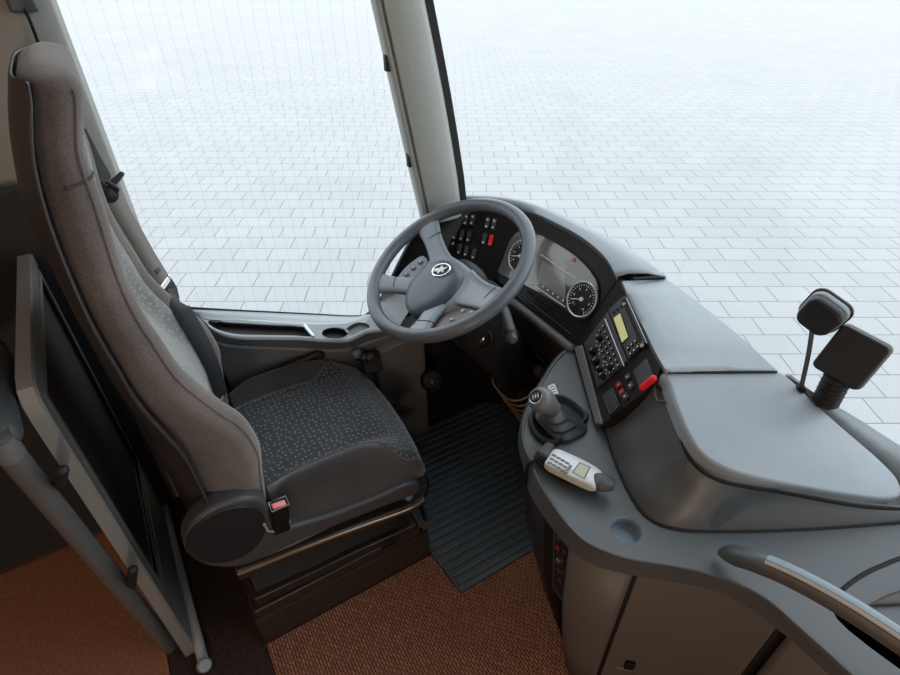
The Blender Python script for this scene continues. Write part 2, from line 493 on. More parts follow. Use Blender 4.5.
# two screws and two small clips on the pillar
for (u, v) in ((411.5, 69), (433, 179)):
    p = PX(u, v, -1.262) ; p = p + (CAM - p).normalized() * .012
    obj('screw', G().lathe([(.0, .0045), (.003, .004), (.0042, .001), (.0042, -.01)], p, (CAM - p), n=12), ALU, ap)
for (u, v) in ((387, 63), (409.5, 160)):
    p = PX(u, v, -1.277)
    obj('clip', G().box(p, (.016, .012, .035)), BLACK, ap, bevel=.002)
# black bonded edge of the windscreen
sealA = [p + V((.002, .004, .0)) for p in ARs]
rings = []
for a, b in zip(ALs, ARs):
    d = (b - a).normalized(); inn = V((d.y, -d.x, 0)).normalized()
    ring = [b + d * f_ + inn * h_ for f_, h_ in ((.0, -.03), (.0, -.001), (.022, -.006), (.024, -.03))]
    rings.append(ring)
struct(obj('trim_2', G().loft(rings), GAP), 'black rubber edge of the windscreen')

# side window pane with its thin black bottom seal
topz = 1.95
bot = sill + front[:3]
pane = [p + V((-.012, 0, -.01)) for p in bot]
pane[0] = V((-1.392, -.02, sill[0].z - .01))
up_ = [V((-1.392, -.02, topz))]
for p in pane[1:]:
    yy = min(p.y, .40)
    up_.append(V((sideX(yy) - .012, yy, topz)))
pane_c = catmull(pane, 40); up_c = catmull(up_, 40)
# top edge follows the leaning pillar
fr_y = AL[0].y
up_c = [V((sideX(p.y) - .012, -.02 + (fr_y + .02) * i / 39, topz)) for i, p in enumerate(up_c)]
w1 = struct(obj('window_1', G().loft([pane_c, up_c], cap=False, closed=False), GLASSW, loc=(0, 0, 0)), 'driver side window with fine heating wires')
obj('window_seal', G().tube([p + V((.0, 0, -.002)) for p in bot], .0042, n=8), GAP, w1)

# ------------------------------------------------------------------ dash facets
P0 = PY(572, 347, .82)
FC = facet(P0, 0, 63)
FR_ = facet(P0, -31, 63)
Q = FC.px(497, 280)
FL = facet(Q, 33, 63)

# windscreen base rail = outer edge of the dash top
orail_px = [((438, 199), .815), ((451, 198), .815), ((475, 198), .82), ((500, 199), .825), ((525, 203.7), .83), ((556.6, 214), .83), ((588, 229), .828), ((620, 245), .82), ((645, 262), .81), ((665, 277.5), .80)]
ORAIL = [PZ(u, v, z) for (u, v), z in orail_px]
orail2 = [((700, 303), .79), ((740, 336), .78), ((779, 371), .765), ((800, 384), .745), ((830, 402), .722), ((865, 423), .70), ((900, 445.5), .682), ((960, 478), .67)]
ORAIL2 = [PZ(u, v, z) for (u, v), z in orail2]
BASE = ORAIL[1:] + ORAIL2 + [V((.35, 1.20, .68)), V((.8, 1.12, .68)), V((1.1, .9, .68))]
lower = [V((AR[-1].x, AR[-1].y + .02, .80))] + [p + V((-.01, .03, -.04)) for p in BASE]
topr = []
A2 = ARs[0]
for p in lower:
    k = (p.x + 1.27) / 2.4
    topr.append(V((A2.x + (p.x - lower[0].x) * 1.0, A2.y + (p.y - lower[0].y) * 1.0, 2.0)))
lo = catmull(lower, 60); tp = catmull(topr, 60)
w2 = struct(obj('window_2', G().loft([lo, tp], cap=False, closed=False), GLASS, loc=(0, 0, 0)), 'large curved windscreen')
# front body below the glass
g = G().loft([[p + V((0, .012, -.0)) for p in lo], [p + V((0, .06, -.9)) for p in lo]], cap=False, closed=False)
struct(obj('wall_front', g, BLACK, solid=.02, loc=(0, 0, 0)))
# side body below the side glass
sb = [V((-1.40, -.3, .62))] + [p + V((-.02, 0, -.012)) for p in sill + front] + [V((-1.285, .80, .79)), V((-1.26, .88, .78)), V((-1.20, .95, .76))]
sb = catmull(sb, 30)
struct(obj('wall_outer', G().loft([sb, [V((p.x, p.y, -.4)) for p in sb]], cap=False, closed=False), BLACK, solid=.02, loc=(0, 0, 0)))

# ================================================================== DASHBOARD
dash = thing('dashboard', 'wraparound grey dashboard with black instrument panel under the windscreen', 'dashboard', (-.85, .95, .0))
# --- black instrument fascia, three facets
irail_l = [FL.px(u, v) for u, v in ((436, 204), (460, 202), (498, 204))]
irail_c = [FC.px(u, v) for u, v in ((524, 208.5), (557, 222.7), (588, 240.5), (609, 259.5), (619, 277))]
irail_r = [FR_.px(u, v) for u, v in ((626, 290), (645, 330), (660, 368))]
g = G().prism([P0, irail_c[4], irail_c[3], irail_c[2], irail_c[1], irail_c[0], Q], -FC.n * .03)
fa = obj('instrument_fascia', g, DARKP, dash, bevel=.002)
lowl = [FL.px(u, v) for u, v in ((433, 262), (455, 290))]
g = G().prism([Q, irail_c[0], irail_l[2], irail_l[1], irail_l[0], lowl[0], lowl[1]], -FL.n * .03)
sw = obj('switch_fascia', g, DARKP, dash, bevel=.002)
g = G().prism([P0, FR_.px(594, 423), FR_.px(603, 424.5), FR_.px(656, 384), irail_r[2], irail_r[1], irail_r[0], irail_c[4]], -FR_.n * .03)
rf = obj('control_fascia', g, DARKP, dash, bevel=.002)
# light lower ledge of the fascia
g = G()
b0, b1 = FC.w(-.40, -.004, .004), FC.w(0, -.004, .004)
g.tube([b0, b1], (.013), n=12, smooth=False, flat=FC.u)
obj('fascia_ledge', g, PLAST, dash)
g = G().prism([FR_.px(573.5, 347, .002), FR_.px(582, 344.5, .002), FR_.px(602.5, 424, .002), FR_.px(594.5, 424, .002)], -FR_.n * .008)
obj('fascia_side_strip', g, TRIM, dash, bevel=.003)

# --- hood
irail = irail_l + irail_c
inner = [p + FL.n * .004 + UZ * .004 for p in irail_l] + [p + FC.n * .006 for p in irail_c]
inner = catmull(inner, 40); outer = catmull(ORAIL, 40)
down = [p - UZ * .012 - FC.n * .006 for p in inner]
mid = [a.lerp(b, .22) + UZ * .008 for a, b in zip(inner, outer)]
mid2 = [a.lerp(b, .6) + UZ * .008 for a, b in zip(inner, outer)]
out2 = [p + V((0, .006, -.05)) for p in outer]
g = G().loft([down, inner, mid, mid2, outer, out2], cap=False, closed=False)
obj('hood', g, PLASTL, dash, solid=.004, angle=60)
# --- mid cover beside the radios
TOPN = V((.36, .05, 1)).normalized()
TOP0 = V((-.456, .749, .80))
def TP(u, v, dz=0.0): return PP(u, v, TOP0 + UZ * dz, TOPN)
ml_in = [FR_.px(u, v, .006) for u, v in ((622, 281), (629, 297), (646, 332), (656, 353), (666.5, 371))]
ml_out = [PZ(667, 279.5, .80), PZ(700, 304, .793), PZ(740, 336.5, .783), TP(777, 370.6)]
a_ = catmull(ml_in, 24); b_ = catmull(ml_out, 24)
bl_ = [min(1, i / 5, (23 - i) / 5) for i in range(24)]
m1 = [p.lerp(q, .06) + UZ * (.007 * k) for p, q, k in zip(a_, b_, bl_)]
m2 = [p.lerp(q, .16) + UZ * (.012 * k) for p, q, k in zip(a_, b_, bl_)]
m3 = [p.lerp(q, .55) + UZ * (.008 * k) for p, q, k in zip(a_, b_, bl_)]
d0 = [p - UZ * .010 for p in a_]
e0 = [p + V((.004, .004, -.06)) for p in b_]
g = G().loft([d0, a_, m1, m2, m3, b_, e0], cap=False, closed=False)
obj('top_cover', g, PLASTL, dash, solid=.004, angle=60)
# dark joints at both ends of that cover
def strip(name, pts, w, m, par, lift=.002, up=UZ, n=20):
    c = catmull(pts, n); L = []; R_ = []
    for i, p in enumerate(c):
        t_ = (c[min(i + 1, n - 1)] - c[max(i - 1, 0)]).normalized(); s_ = t_.cross(up).normalized()
        L.append(p + s_ * w / 2 + up * lift); R_.append(p - s_ * w / 2 + up * lift)
    return obj(name, G().loft([L, R_], cap=False, closed=False), m, par, solid=.006)
j1 = [p.lerp(q, f_) for p, q, f_ in ((inner[-1], outer[-1], .12), (inner[-1], outer[-1], .5), (inner[-1], outer[-1], .96))]
strip('cover_joint', [PZ(633, 279.2, .815), PZ(648, 278, .811), PZ(664, 277.6, .803)], .0035, GAP, dash, lift=.003)
strip('cover_joint', [TP(669, 371.5, .004), TP(700, 371.8, .004), TP(777, 371.8, .002)], .0030, GAP, dash, lift=.002)

# --- big lid of the pod
lid_px = [(668.5, 372.6), (673, 385), (681, 409), (691, 432), (701, 448.5), (718, 461.5), (742, 471), (780, 479.5), (820, 487), (855, 492.5), (886, 495.5), (899, 492), (896, 479.5), (879, 461), (856, 441), (830, 418.5), (811, 401.5), (796, 386), (779, 373.2), (735, 373.5)]
lid = [TP(u, v) for u, v in lid_px]
cen = sum(lid, V((0, 0, 0))) / len(lid)
def grow(poly, d, dz):
    o = []
    n = len(poly)
    for i, p in enumerate(poly):
        a = poly[i - 1]; b = poly[(i + 1) % n]
        t_ = (b - a).normalized(); s_ = t_.cross(TOPN).normalized()
        o.append(p + s_ * d + TOPN * dz)
    return o
def orient(poly):
    s = 0
    for i, p in enumerate(poly):
        q = poly[(i + 1) % len(poly)]; s += p.x * q.y - q.x * p.y
    return poly if s > 0 else poly[::-1]
lidc = orient(catmull(lid[:-1] + [lid[-1]], 120, closed=True))
rings = [grow(lidc, 0, 0), grow(lidc, .003, -.0008), grow(lidc, .0055, -.0040), grow(lidc, .0065, -.010), grow(lidc, .0075, -.0255), grow(lidc, .003, -.027)]
g = G()
g.loft(rings, cap=False); g.add(rings[0], [tuple(range(120))]); g.add(rings[-1], [tuple(range(119, -1, -1))])
obj('storage_lid', g, PLASTL, dash, angle=50)
# --- flank of the pod below the lid
up_px = [(656, 384), (664, 391), (669, 404), (678, 430), (689, 456), (702, 470), (721, 480), (750, 486.5), (780, 491), (847, 503.5), (893, 508.5), (930, 509)]
lo_px = [(603, 427), (608, 440), (613, 456), (620, 474), (630, 494), (643, 513), (658, 523.5), (680, 529.5), (715, 531.3), (800, 529.5), (900, 522.5), (950, 518)]
UPR = [FR_.px(656, 384)] + [TP(u, v, -.027) for u, v in up_px[1:]]
LOR = [PZ(u, v, .612) for u, v in lo_px]
a_ = catmull(UPR, 60); b_ = catmull(LOR, 60)
in_ = [p + V((.02, .03, .002)) for p in a_]
mA = [p.lerp(q, .3) + V((.004, .006, 0)) for p, q in zip(a_, b_)]
mB = [p.lerp(q, .7) + V((.006, .009, 0)) for p, q in zip(a_, b_)]
bb = [q + (q - p).normalized() * .0 - UZ * .006 for p, q in zip(a_, b_)]
g = G().loft([in_, a_, mA, mB, b_, bb], cap=False, closed=False)
pod = obj('pod_flank', g, PLAST, dash, solid=.004, angle=50)
strip('lid_gap', [p + (CAM - p).normalized() * .003 for p in a_], .003, GAP, dash, lift=.001, n=60)
strip('flank_foot_seam', [p + (CAM - p).normalized() * .002 for p in b_], .0028, GAP, dash, lift=.001, n=60)
# small stepped cut line near the red lever
strip('trim_cut_line', [PP(u, v, a_[0], V((-.5, -.75, .5)).normalized()) for u, v in ((654.5, 384), (656, 396), (658.5, 401.5), (666, 402))], .0022, GREYD, dash, lift=.003, up=V((-.4, -.6, .7)).normalized())
# ledge running along the windscreen foot to the right of the lid
lr = [TP(785, 376, -.012), TP(811, 402, -.014), TP(856, 442, -.018), TP(890, 472, -.022), V((.10, .97, .612)), V((.42, .92, .612))]
g = G().patch([lr, [PZ(788, 377, .750), PZ(830, 402, .722), PZ(865, 423, .70), PZ(900, 445.5, .682), V((.20, 1.15, .672)), V((.50, 1.16, .665))]], n=30)
obj('screen_ledge', g, PLASTM, dash, solid=.008)

# --- flat shelf with cup recess and stair-well cut-out
ZS_ = .61
edge_px = [(572, 347.5), (557, 362), (545, 380.5), (533, 401), (526.5, 420), (524.5, 440), (528, 453), (534, 464), (542.5, 484), (554.5, 504), (570, 525), (587, 541), (610, 551.5), (633, 558), (665, 563), (700, 570), (733, 580.5), (767, 598), (800, 627), (830, 654), (852, 674), (885, 704), (925, 738), (965, 772)]
SE = catmull(ZS(edge_px, ZS_), 90)
back = [V((.42, .66, ZS_)), V((.36, 1.12, ZS_)), V((-.05, 1.12, ZS_)), V((-.30, .95, ZS_)), V((-.62, .86, ZS_)), V((-.74, .83, ZS_))]
cup_c = PZ(626, 529.5, ZS_); CR = .0275
cup = [cup_c + V((CR * math.cos(2 * PI * k / 28), CR * math.sin(2 * PI * k / 28), 0)) for k in range(28)]
well_px = [(832.5, 610.5), (837, 619), (848, 630), (870, 647.5), (905, 673), (925, 688), (925, 668), (905, 650), (870, 628)]
well = ZS(well_px, ZS_)
g = G().fill(SE + back, [cup, well])
shelf = obj('shelf', g, PLAST, dash, solid=.012, smooth=False)
g = G().lathe([(CR, 0), (CR - .0015, -.003), (CR - .003, -.022), (CR - .006, -.0245), (.0001, -.025)], cup_c, (0, 0, 1), n=28, cap=False)
obj('cup_recess', g, CUPB, dash)
g = G().loft([well, [p - UZ * .25 for p in well]], cap=False); g.add([p - UZ * .25 for p in well], [tuple(range(len(well)))])
obj('stair_well', g, BLACK, dash)
strip('shelf_groove', [PZ(u, v, ZS_) for u, v in ((840, 592), (852, 582), (868, 572), (885, 564.5), (900, 558.5), (930, 550))], .0065, GAP, dash, lift=.0015)
g = G().prism(orient([PZ(u, v, ZS_ + .001) for u, v in ((866, 607), (884, 597), (925, 582), (930, 604))]), UZ * .008)
obj('recess_shade', g, BROWNPL, dash, bevel=.004)  # brown wedge stands in for the shading of a shallow recess

# --- rounded rim of the shelf and the lower console body
rim_px = [(571, 352), (553, 369), (541, 388), (528, 409), (521, 427), (519.5, 445), (522.5, 458), (525.5, 470), (530.5, 491), (541.5, 510), (556, 530), (577, 553), (600, 565), (631, 572.5), (664, 578), (697, 584), (727, 593), (753, 608.5), (791, 637), (820, 663), (845, 686), (875, 716), (912, 748), (950, 780)]
RB = catmull([PZ(u, v, .55) for u, v in rim_px], 90)
r1 = [a.lerp(b, .12) + UZ * .002 for a, b in zip(SE, RB)]
r1 = []
r2 = []
for a, b in zip(SE, RB):
    out = V((b.x - a.x, b.y - a.y, 0))
    r1.append(a + out * .30 - UZ * .004); r2.append(a + out * .72 - UZ * .020)
inr = [V((p.x, p.y, .548)) + (V((cen.x, cen.y + .1, .548)) - p).normalized() * .008 for p in RB]
g = G().loft([SE, r1, r2, RB, inr], cap=False, closed=False)
obj('shelf_rim', g, PLAST, dash, solid=.004, angle=60)

# lower body: rings at three heights; the left part is tucked under
def tuck(i, n):
    s = i / (n - 1)
    return 1.0 if s < .42 else max(0.0, 1 - (s - .42) / .2)
B0 = [p + (V((-.25, .80, p.z)) - p).normalized() * .006 - UZ * .001 for p in RB]
def lower_ring(z, k):
    o = []
    for i, p in enumerate(B0):
        d = V((-.20, .95, 0)) - V((p.x, p.y, 0)); d.normalize()
        t_ = tuck(i, len(B0))
        o.append(V((p.x, p.y, z)) + d * (k * t_))
    return o
L0 = B0; L1 = lower_ring(.30, .030); L2 = lower_ring(.0, .115)
L15 = lower_ring(.15, .066); 
def seg(r, a, b): return r[a:b + 1]
# index of ring stations by where they fall in the picture
def proj(p):
    q = p - CAM; d = q.dot(FW); return 450 + FPX * q.dot(RT) / d, 337.5 - FPX * q.dot(UP) / d
def idx(u): return min(range(20, 90), key=lambda i: abs(proj(RB[i])[0] - u))
i0, i1, i2, i3 = idx(541.5), idx(566), idx(631), idx(793)
g = G().loft([seg(r, 0, i0) for r in (L0, L1, L15, L2)], cap=False, closed=False)
obj('console_end_panel', g, DARK, dash, solid=.006, angle=60)
# pocket between i0 and i1: walls run inwards, tapering shut towards the floor
def inward(p, k): return p + (V((-.18, .85, p.z)) - p).normalized() * k
def at(r, f): 
    i = int(f); return r[i].lerp(r[min(i + 1, len(r) - 1)], f - i)
lev = [(L0, 1.0), (L1, 1.0), (L15, .8), (L2, .35)]
pocket = []
for r, w_ in lev:
    m_ = (i0 + i1) / 2; hw = (i1 - i0) / 2
    pocket.append([at(r, i0), inward(at(r, i0), .06), inward(at(r, i1), .06), at(r, i1)])
g = G().loft(pocket, cap=False, closed=False)
obj('radio_pocket', g, BLACK, dash, angle=30)
g = G().loft([seg(r, i1, i2) for r in (L0, L1, L15, L2)], cap=False, closed=False)
obj('console_front_panel', g, PLASTW, dash, solid=.006, angle=60)
g = G().loft([seg(r, i3, 89) for r in (L0, L1, L15, L2)], cap=False, closed=False)
obj('console_stair_panel', g, PLASTW, dash, solid=.006, angle=60)
# door of the console: slightly proud, own thickness, dark gap around
g = G().loft([[inward(p, .014) for p in seg(r, i2 - 1, i3 + 1)] for r in (L0, L1, L15, L2)], cap=False, closed=False)
obj('door_gap', g, GAP, dash, solid=.004)
def shrink(ring, a, b):
    c = catmull(ring, 40); return c[a:b]
dz = [[p for p in catmull(seg(r, i2, i3), 60)[2:56]] for r in (L0, L1, L15, L2)]
dz[0] = [p - UZ * .007 for p in dz[0]]
door = obj('console_door', G().loft(dz, cap=False, closed=False), PLASTW, dash, solid=.010, angle=60, bevel=.001)
c_ = dz[1][4].lerp(dz[1][5], .5)
hx = PP(629.5, 663.5, dz[1][4], (dz[1][4] - dz[1][9]).cross(UZ).normalized())
tx = (dz[1][9] - dz[1][4]).normalized()
obj('latch', G().box(hx + tx.cross(UZ) * .002, (.020, .012, .028), (tx, tx.cross(UZ), UZ)), BLACK, door, bevel=.001)
g = G().box(hx + UZ * -.027 + tx * -.005, (.04, .006, .004), (tx, tx.cross(UZ), UZ))
obj('latch_plate', g, TRIM, door, bevel=.001)

# ------------------------------------------------------------------ instrument cluster
glass_px = [(497.5, 271), (503, 255), (511, 237.5), (518.7, 230.5), (527, 230), (536, 232.5), (556.7, 242.8), (575.7, 255.4), (590.4, 270.2), (597.8, 283), (598.5, 296), (594.7, 309.5), (587.3, 318), (577.8, 318.8), (563, 308), (531, 289), (514.4, 281)]
clu = obj('instrument_cluster', G().prism(catmull(FC.poly(glass_px, .001), 90, closed=True), FC.n * .002), FACE, dash, smooth=False)
clu['label'] = 'grey glossy instrument cluster with two dials'
g = G(); c = catmull(FC.poly(glass_px, .003), 90, closed=True); g.tube(c + [c[0]], .0022, n=8, smooth=False, round_end=False)
obj('cluster_bezel', g, BLACK, clu)
dk = [(566, 262), (576, 256.5), (590, 270.5), (597, 283), (597.8, 296), (594, 309), (587, 317), (578, 318), (563.5, 307), (566, 285)]
obj('lens_dark_area', G().prism(FC.poly(dk, .0033), FC.n * .0005), FACED, clu, smooth=False)  # lens area where the painted grey reflection stops
def dial(u, v, r, ang):
    a, b = FC.ab(u, v, .004)
    g = G(); FC.disc(g, a, b, r, .0038, .0048, 40)
    d = obj('dial', g, DARKP, clu, smooth=False)
    g = G(); FC.ring(g, a, b, r, .0024, .0052); obj('dial_ring', g, ALUB, clu)
    g = G()
    for k in range(25):
        q = math.radians(225 - 270 * k / 24); rr = r * .82; L = .008 if k % 4 == 0 else .0045
        ca, cb = a + math.cos(q) * rr, b + math.sin(q) * rr
        ax = FC.h * math.cos(q) + FC.u * math.sin(q)
        g.box(FC.w(ca, cb, .0051), (L, .0011, .0006), (ax, ax.cross(FC.n), FC.n))
    for k in range(7):     # numerals as small pairs of strokes
        q = math.radians(225 - 270 * k / 6)
        g.box(FC.w(a + math.cos(q) * r * .60, b + math.sin(q) * r * .60, .0051), (.0022, .005, .0006), (FC.h, FC.u, FC.n))
    obj('dial_scale', g, WHITE, clu, smooth=False)
    q = math.radians(ang); ax = FC.h * math.cos(q) + FC.u * math.sin(q)
    g = G().box(FC.w(a, b, .0065) + ax * (r * .33), (r * .75, .0022, .001), (ax, ax.cross(FC.n), FC.n))
    FC.disc(g, a, b, .0055, .005, .0075, 16)
    obj('needle', g, WHITE, clu, smooth=False)
    return a, b
aL, bL = dial(520.5, 256, .044, 205)
aR, bR = dial(581.8, 299.3, .044, 206)
g = G()
for q, m_ in ((240, 0), (300, 0)):
    FC.disc(g, aR + .024 * math.cos(math.radians(q)), bR + .024 * math.sin(math.radians(q)), .003, .0048, .0055, 10)
obj('warning_lamp', g, REDD, clu)
g = G(); a, b = FC.ab(574, 260, .004); FC.disc(g, a, b, .0055, .0035, .005, 16); obj('warning_lamp', g, REDD, clu)
scr = obj('display', G().prism(FC.poly([(542.5, 261), (566, 275.5), (565.5, 299), (536.5, 281.5)], .0034), FC.n * .0012), SCREEN, clu, smooth=False)
g = G()
for p, q in (((541, 254.5), (577, 279)), ((530.5, 283), (565.5, 307))):
    A, B = FC.px(*p, .0045), FC.px(*q, .0045); g.tube([A + FC.n * .001, B + FC.n * .001], .0010, n=6, smooth=False)
for k in range(6):
    a, b = FC.ab(536 + 5 * k, 284.5 + 3.4 * k, .004); FC.rect(g, a + .004, b + .006, .005, .004, .0040, .0046)
obj('cluster_lines', g, WHITE, clu, smooth=False)
g0 = None
for k in range(7):
    a, b = FC.ab(528.5 + 3.2 * k, 292 + 2.55 * k, .002)
    g = G(); FC.rect(g, a, b, .011, .008, .0, .0045); obj('cluster_key', g, BLACK, clu, bevel=.0008)
g = G(); g.tube([FC.px(524, 297, .002), FC.px(571, 334, .002)], .0008, n=6, smooth=False)
obj('fascia_seam', g, GREYD, clu)

# ------------------------------------------------------------------ rocker switches left of the wheel hub
rk = [(465.9, 219.6), (472.4, 219.8), (487.4, 222.9), (494, 224), (447.3, 232.8), (454.6, 234), (461.7, 235.4), (468.8, 236.6), (484.3, 239), (491, 240.2), (459.6, 249), (466.3, 251), (473.9, 254)]
proto = None
for k, (u, v) in enumerate(rk):
    a, b = FL.ab(u, v, .002)
    red = k == 9
    g = G(); FL.rect(g, a, b, .0150, .034, 0, .0035)
    s = obj('rocker_switch', g, BLACK, sw, bevel=.001)
    g = G()
    FL.rect(g, a, b, .0125, .031, .0035, .0065)
    obj('rocker_cap', g, RED if red else GREYD, s, bevel=.0015)
    if red: s['label'] = 'red hazard rocker switch'
    g = G(); FL.rect(g, a, b - .010, .0055, .0045, .0064, .0072)
    if k in (0, 1, 2, 3): FL.rect(g, a, b + .009, .005, .005, .0064, .0072)
    obj('switch_symbol', g, WHITE if not red else PINK, s, smooth=False)
for (u, v) in ((452.8, 217.5), (458.5, 221.5), (452.5, 244)):
    a, b = FL.ab(u, v, .001); g = G(); FL.rect(g, a, b, .006, .004, 0, .0012); FL.rect(g, a + .002, b + .004, .003, .005, 0, .0012)
    obj('switch_symbol', g, WHITE, sw, smooth=False)
g = G()
a0, b0 = FL.ab(443, 243, .001)
for (p, q) in (((441, 226.5), (500, 233)), ((444, 243.5), (497, 249))):
    g.tube([FL.px(*p, .0005), FL.px(*q, .0005)], .0006, n=6, smooth=False)
obj('fascia_seam', g, GREYD, sw)

# ------------------------------------------------------------------ climate unit and radio in the right-hand facet
def quadfr(fr, pts, c0, c1): return G().prism(fr.poly(pts, 0) if c0 == 0 else [p + fr.n * c0 for p in fr.poly(pts, 0)], fr.n * (c1 - c0))
cu = thing('climate_control_unit', 'black control unit crowded with knobs and keys, nearer the shelf than the radio', 'control unit', FR_.px(607, 352))
Aq = [(585.8, 344), (609.3, 312.8), (629, 361), (599.5, 388)]
obj('housing', quadfr(FR_, Aq, .0005, .006), GREYD, cu, bevel=.001)
def bil(qd, s, t):
    (x0, y0), (x1, y1), (x2, y2), (x3, y3) = qd      # s along first edge 0->1, t along 0->3
    return ((x0 * (1 - s) + x1 * s) * (1 - t) + (x3 * (1 - s) + x2 * s) * t, (y0 * (1 - s) + y1 * s) * (1 - t) + (y3 * (1 - s) + y2 * s) * t)
for s, t in ((.18, .30), (.16, .52), (.2, .72), (.50, .22), (.48, .84), (.22, .88)):
    a, b = FR_.ab(*bil(Aq, s, t), .006); r = .0105 if t in (.30, .52) else .0075
    g = G().lathe([(r, 0), (r, .006), (r * .8, .012), (0.0001, .0125)], FR_.w(a, b, .006), FR_.n, n=16)
    k_ = obj('knob', g, BLACK, cu)
    g = G().box(FR_.w(a, b + r * .4, .0188), (.0015, r * .8, .0008), (FR_.h, FR_.u, FR_.n)); obj('knob_mark', g, WHITE, k_, smooth=False)
for s in (.42, .56, .70):
    for t in (.10, .22, .34, .46, .58, .70, .82, .93):
        if s == .42 and t in (.22, .82): continue
        a, b = FR_.ab(*bil(Aq, s, t), .006); g = G(); FR_.rect(g, a, b, .0085, .0065, .006, .009)
        k_ = obj('key', g, BLACK, cu, bevel=.001)
        g = G(); FR_.rect(g, a - .001, b, .0035, .0028, .009, .0095); obj('key_symbol', g, WHITE, k_, smooth=False)
g = G()
for t in (.18, .36, .62, .8):
    a, b = FR_.ab(*bil(Aq, .34, t), .006); FR_.rect(g, a, b, .004, .003, .006, .0066)
    a, b = FR_.ab(*bil(Aq, .30, t + .06), .006); FR_.rect(g, a, b, .003, .003, .006, .0066)
obj('unit_print', g, WHITE, cu, smooth=False)
g = G().tube([FR_.px(605, 319, .007), FR_.px(624, 366, .007)], .0012, n=6, smooth=False); obj('trim_line', g, ALU, cu)

ra = thing('radio', 'black car radio with small yellow display at the top of the right facet', 'radio', FR_.px(630, 330))
Bq = [(610.5, 311), (626, 296.8), (647.8, 343.5), (631, 360)]
obj('housing', quadfr(FR_, Bq, .0005, .007), GREYD, ra, bevel=.001)
Dq = [(616.5, 319.5), (623, 314.5), (631.2, 338.2), (625, 343.8)]
obj('display_frame', quadfr(FR_, [(615.5, 319), (623.4, 313), (632.4, 338.6), (624.6, 345.6)], .007, .008), BLACK, ra)
obj('display', quadfr(FR_, Dq, .008, .0086), LCD, ra, smooth=False)
for s in (.2, .5, .8):
    for t in (.08,):
        a, b = FR_.ab(*bil(Bq, s * .75, t), .007); g = G(); FR_.rect(g, a, b, .007, .0055, .007, .0095); obj('key', g, BLACK, ra, bevel=.0008)
for s in (.12, .34, .56):
    for t in (.80, .92):
        a, b = FR_.ab(*bil(Bq, s, t), .007); g = G(); FR_.rect(g, a, b, .009, .0075, .007, .010)
        k_ = obj('key', g, BLACK, ra, bevel=.0008)
        g = G(); FR_.rect(g, a, b, .004, .003, .010, .0105); obj('key_symbol', g, WHITE, k_, smooth=False)
obj('slot', quadfr(FR_, [(624.5, 301.5), (627.5, 299.5), (645, 341), (642, 344)], .007, .0075), GAP, ra)
obj('trim_line', G().tube([FR_.px(626.5, 298, .007), FR_.px(647, 343, .007)], .0009, n=6, smooth=False), ALU, ra)
for (u, v) in ((625, 304.5), (643, 346)):
    a, b = FR_.ab(u, v, .007); g = G(); FR_.disc(g, a, b, .004, .007, .011, 14); obj('knob', g, ALU, ra)

# bottom row of the right facet: vent, switches, red lever
vq = [(603, 395), (614, 386.5), (622, 407), (610.5, 417)]
ve = obj('air_vent', quadfr(FR_, vq, .0005, .002), BLACK, rf)
g = G()
for k in range(6):
    s = .1 + .8 * k / 5
    A = FR_.px(*bil(vq, s, .06)); B = FR_.px(*bil(vq, s, .94)); g.tube([A + FR_.n * .003, B + FR_.n * .003], .0014, n=6, smooth=False)
obj('vent_slat', g, GREYD, ve)
for (u, v, m_) in ((619.5, 385.5, REDD), (622.5, 392.5, REDD), (628.5, 377.5, GREYD), (631.5, 386, GREYD), (626, 397, GREYD)):
    a, b = FR_.ab(u, v, .001); g = G(); FR_.rect(g, a, b, .014, .012, 0, .006); s = obj('push_switch', g, m_, rf, bevel=.0012)
    g = G(); FR_.rect(g, a + .001, b + .001, .004, .003, .006, .0066); obj('switch_symbol', g, WHITE if m_ is GREYD else PINK, s, smooth=False)
obj('blank_plate', quadfr(FR_, [(634, 371), (647, 358.5), (654, 376), (640, 388)], .0005, .003), GREYD, rf, bevel=.001)
A, B = FR_.px(642.5, 387.5, .010), FR_.px(653.5, 378.5, .010)
lv = obj('red_lever', G().tube([A, A.lerp(B, .5), B], .0068, n=14), RED, rf)
lv['label'] = 'bright red lever'
# paper sticker on the shelf by the gear lever
st = [PZ(u, v, ZS_ + .0008) for u, v in ((547.5, 386), (554.5, 383.5), (559.5, 396.5), (552.5, 399))]
sk = obj('sticker', G().prism(st, UZ * .0006), WHITE, dash, smooth=False)
g = G()
for k in range(4):
    a = st[0].lerp(st[3], .18 + .2 * k); b = st[1].lerp(st[2], .18 + .2 * k)
    p = a.lerp(b, .5); ax = (b - a).normalized(); g.box(p + UZ * .0009, ((b - a).length * (.7 if k % 2 else .55), .0022, .0003), (ax, UZ.cross(ax), UZ))
obj('sticker_print', g, GREYD, sk, smooth=False)

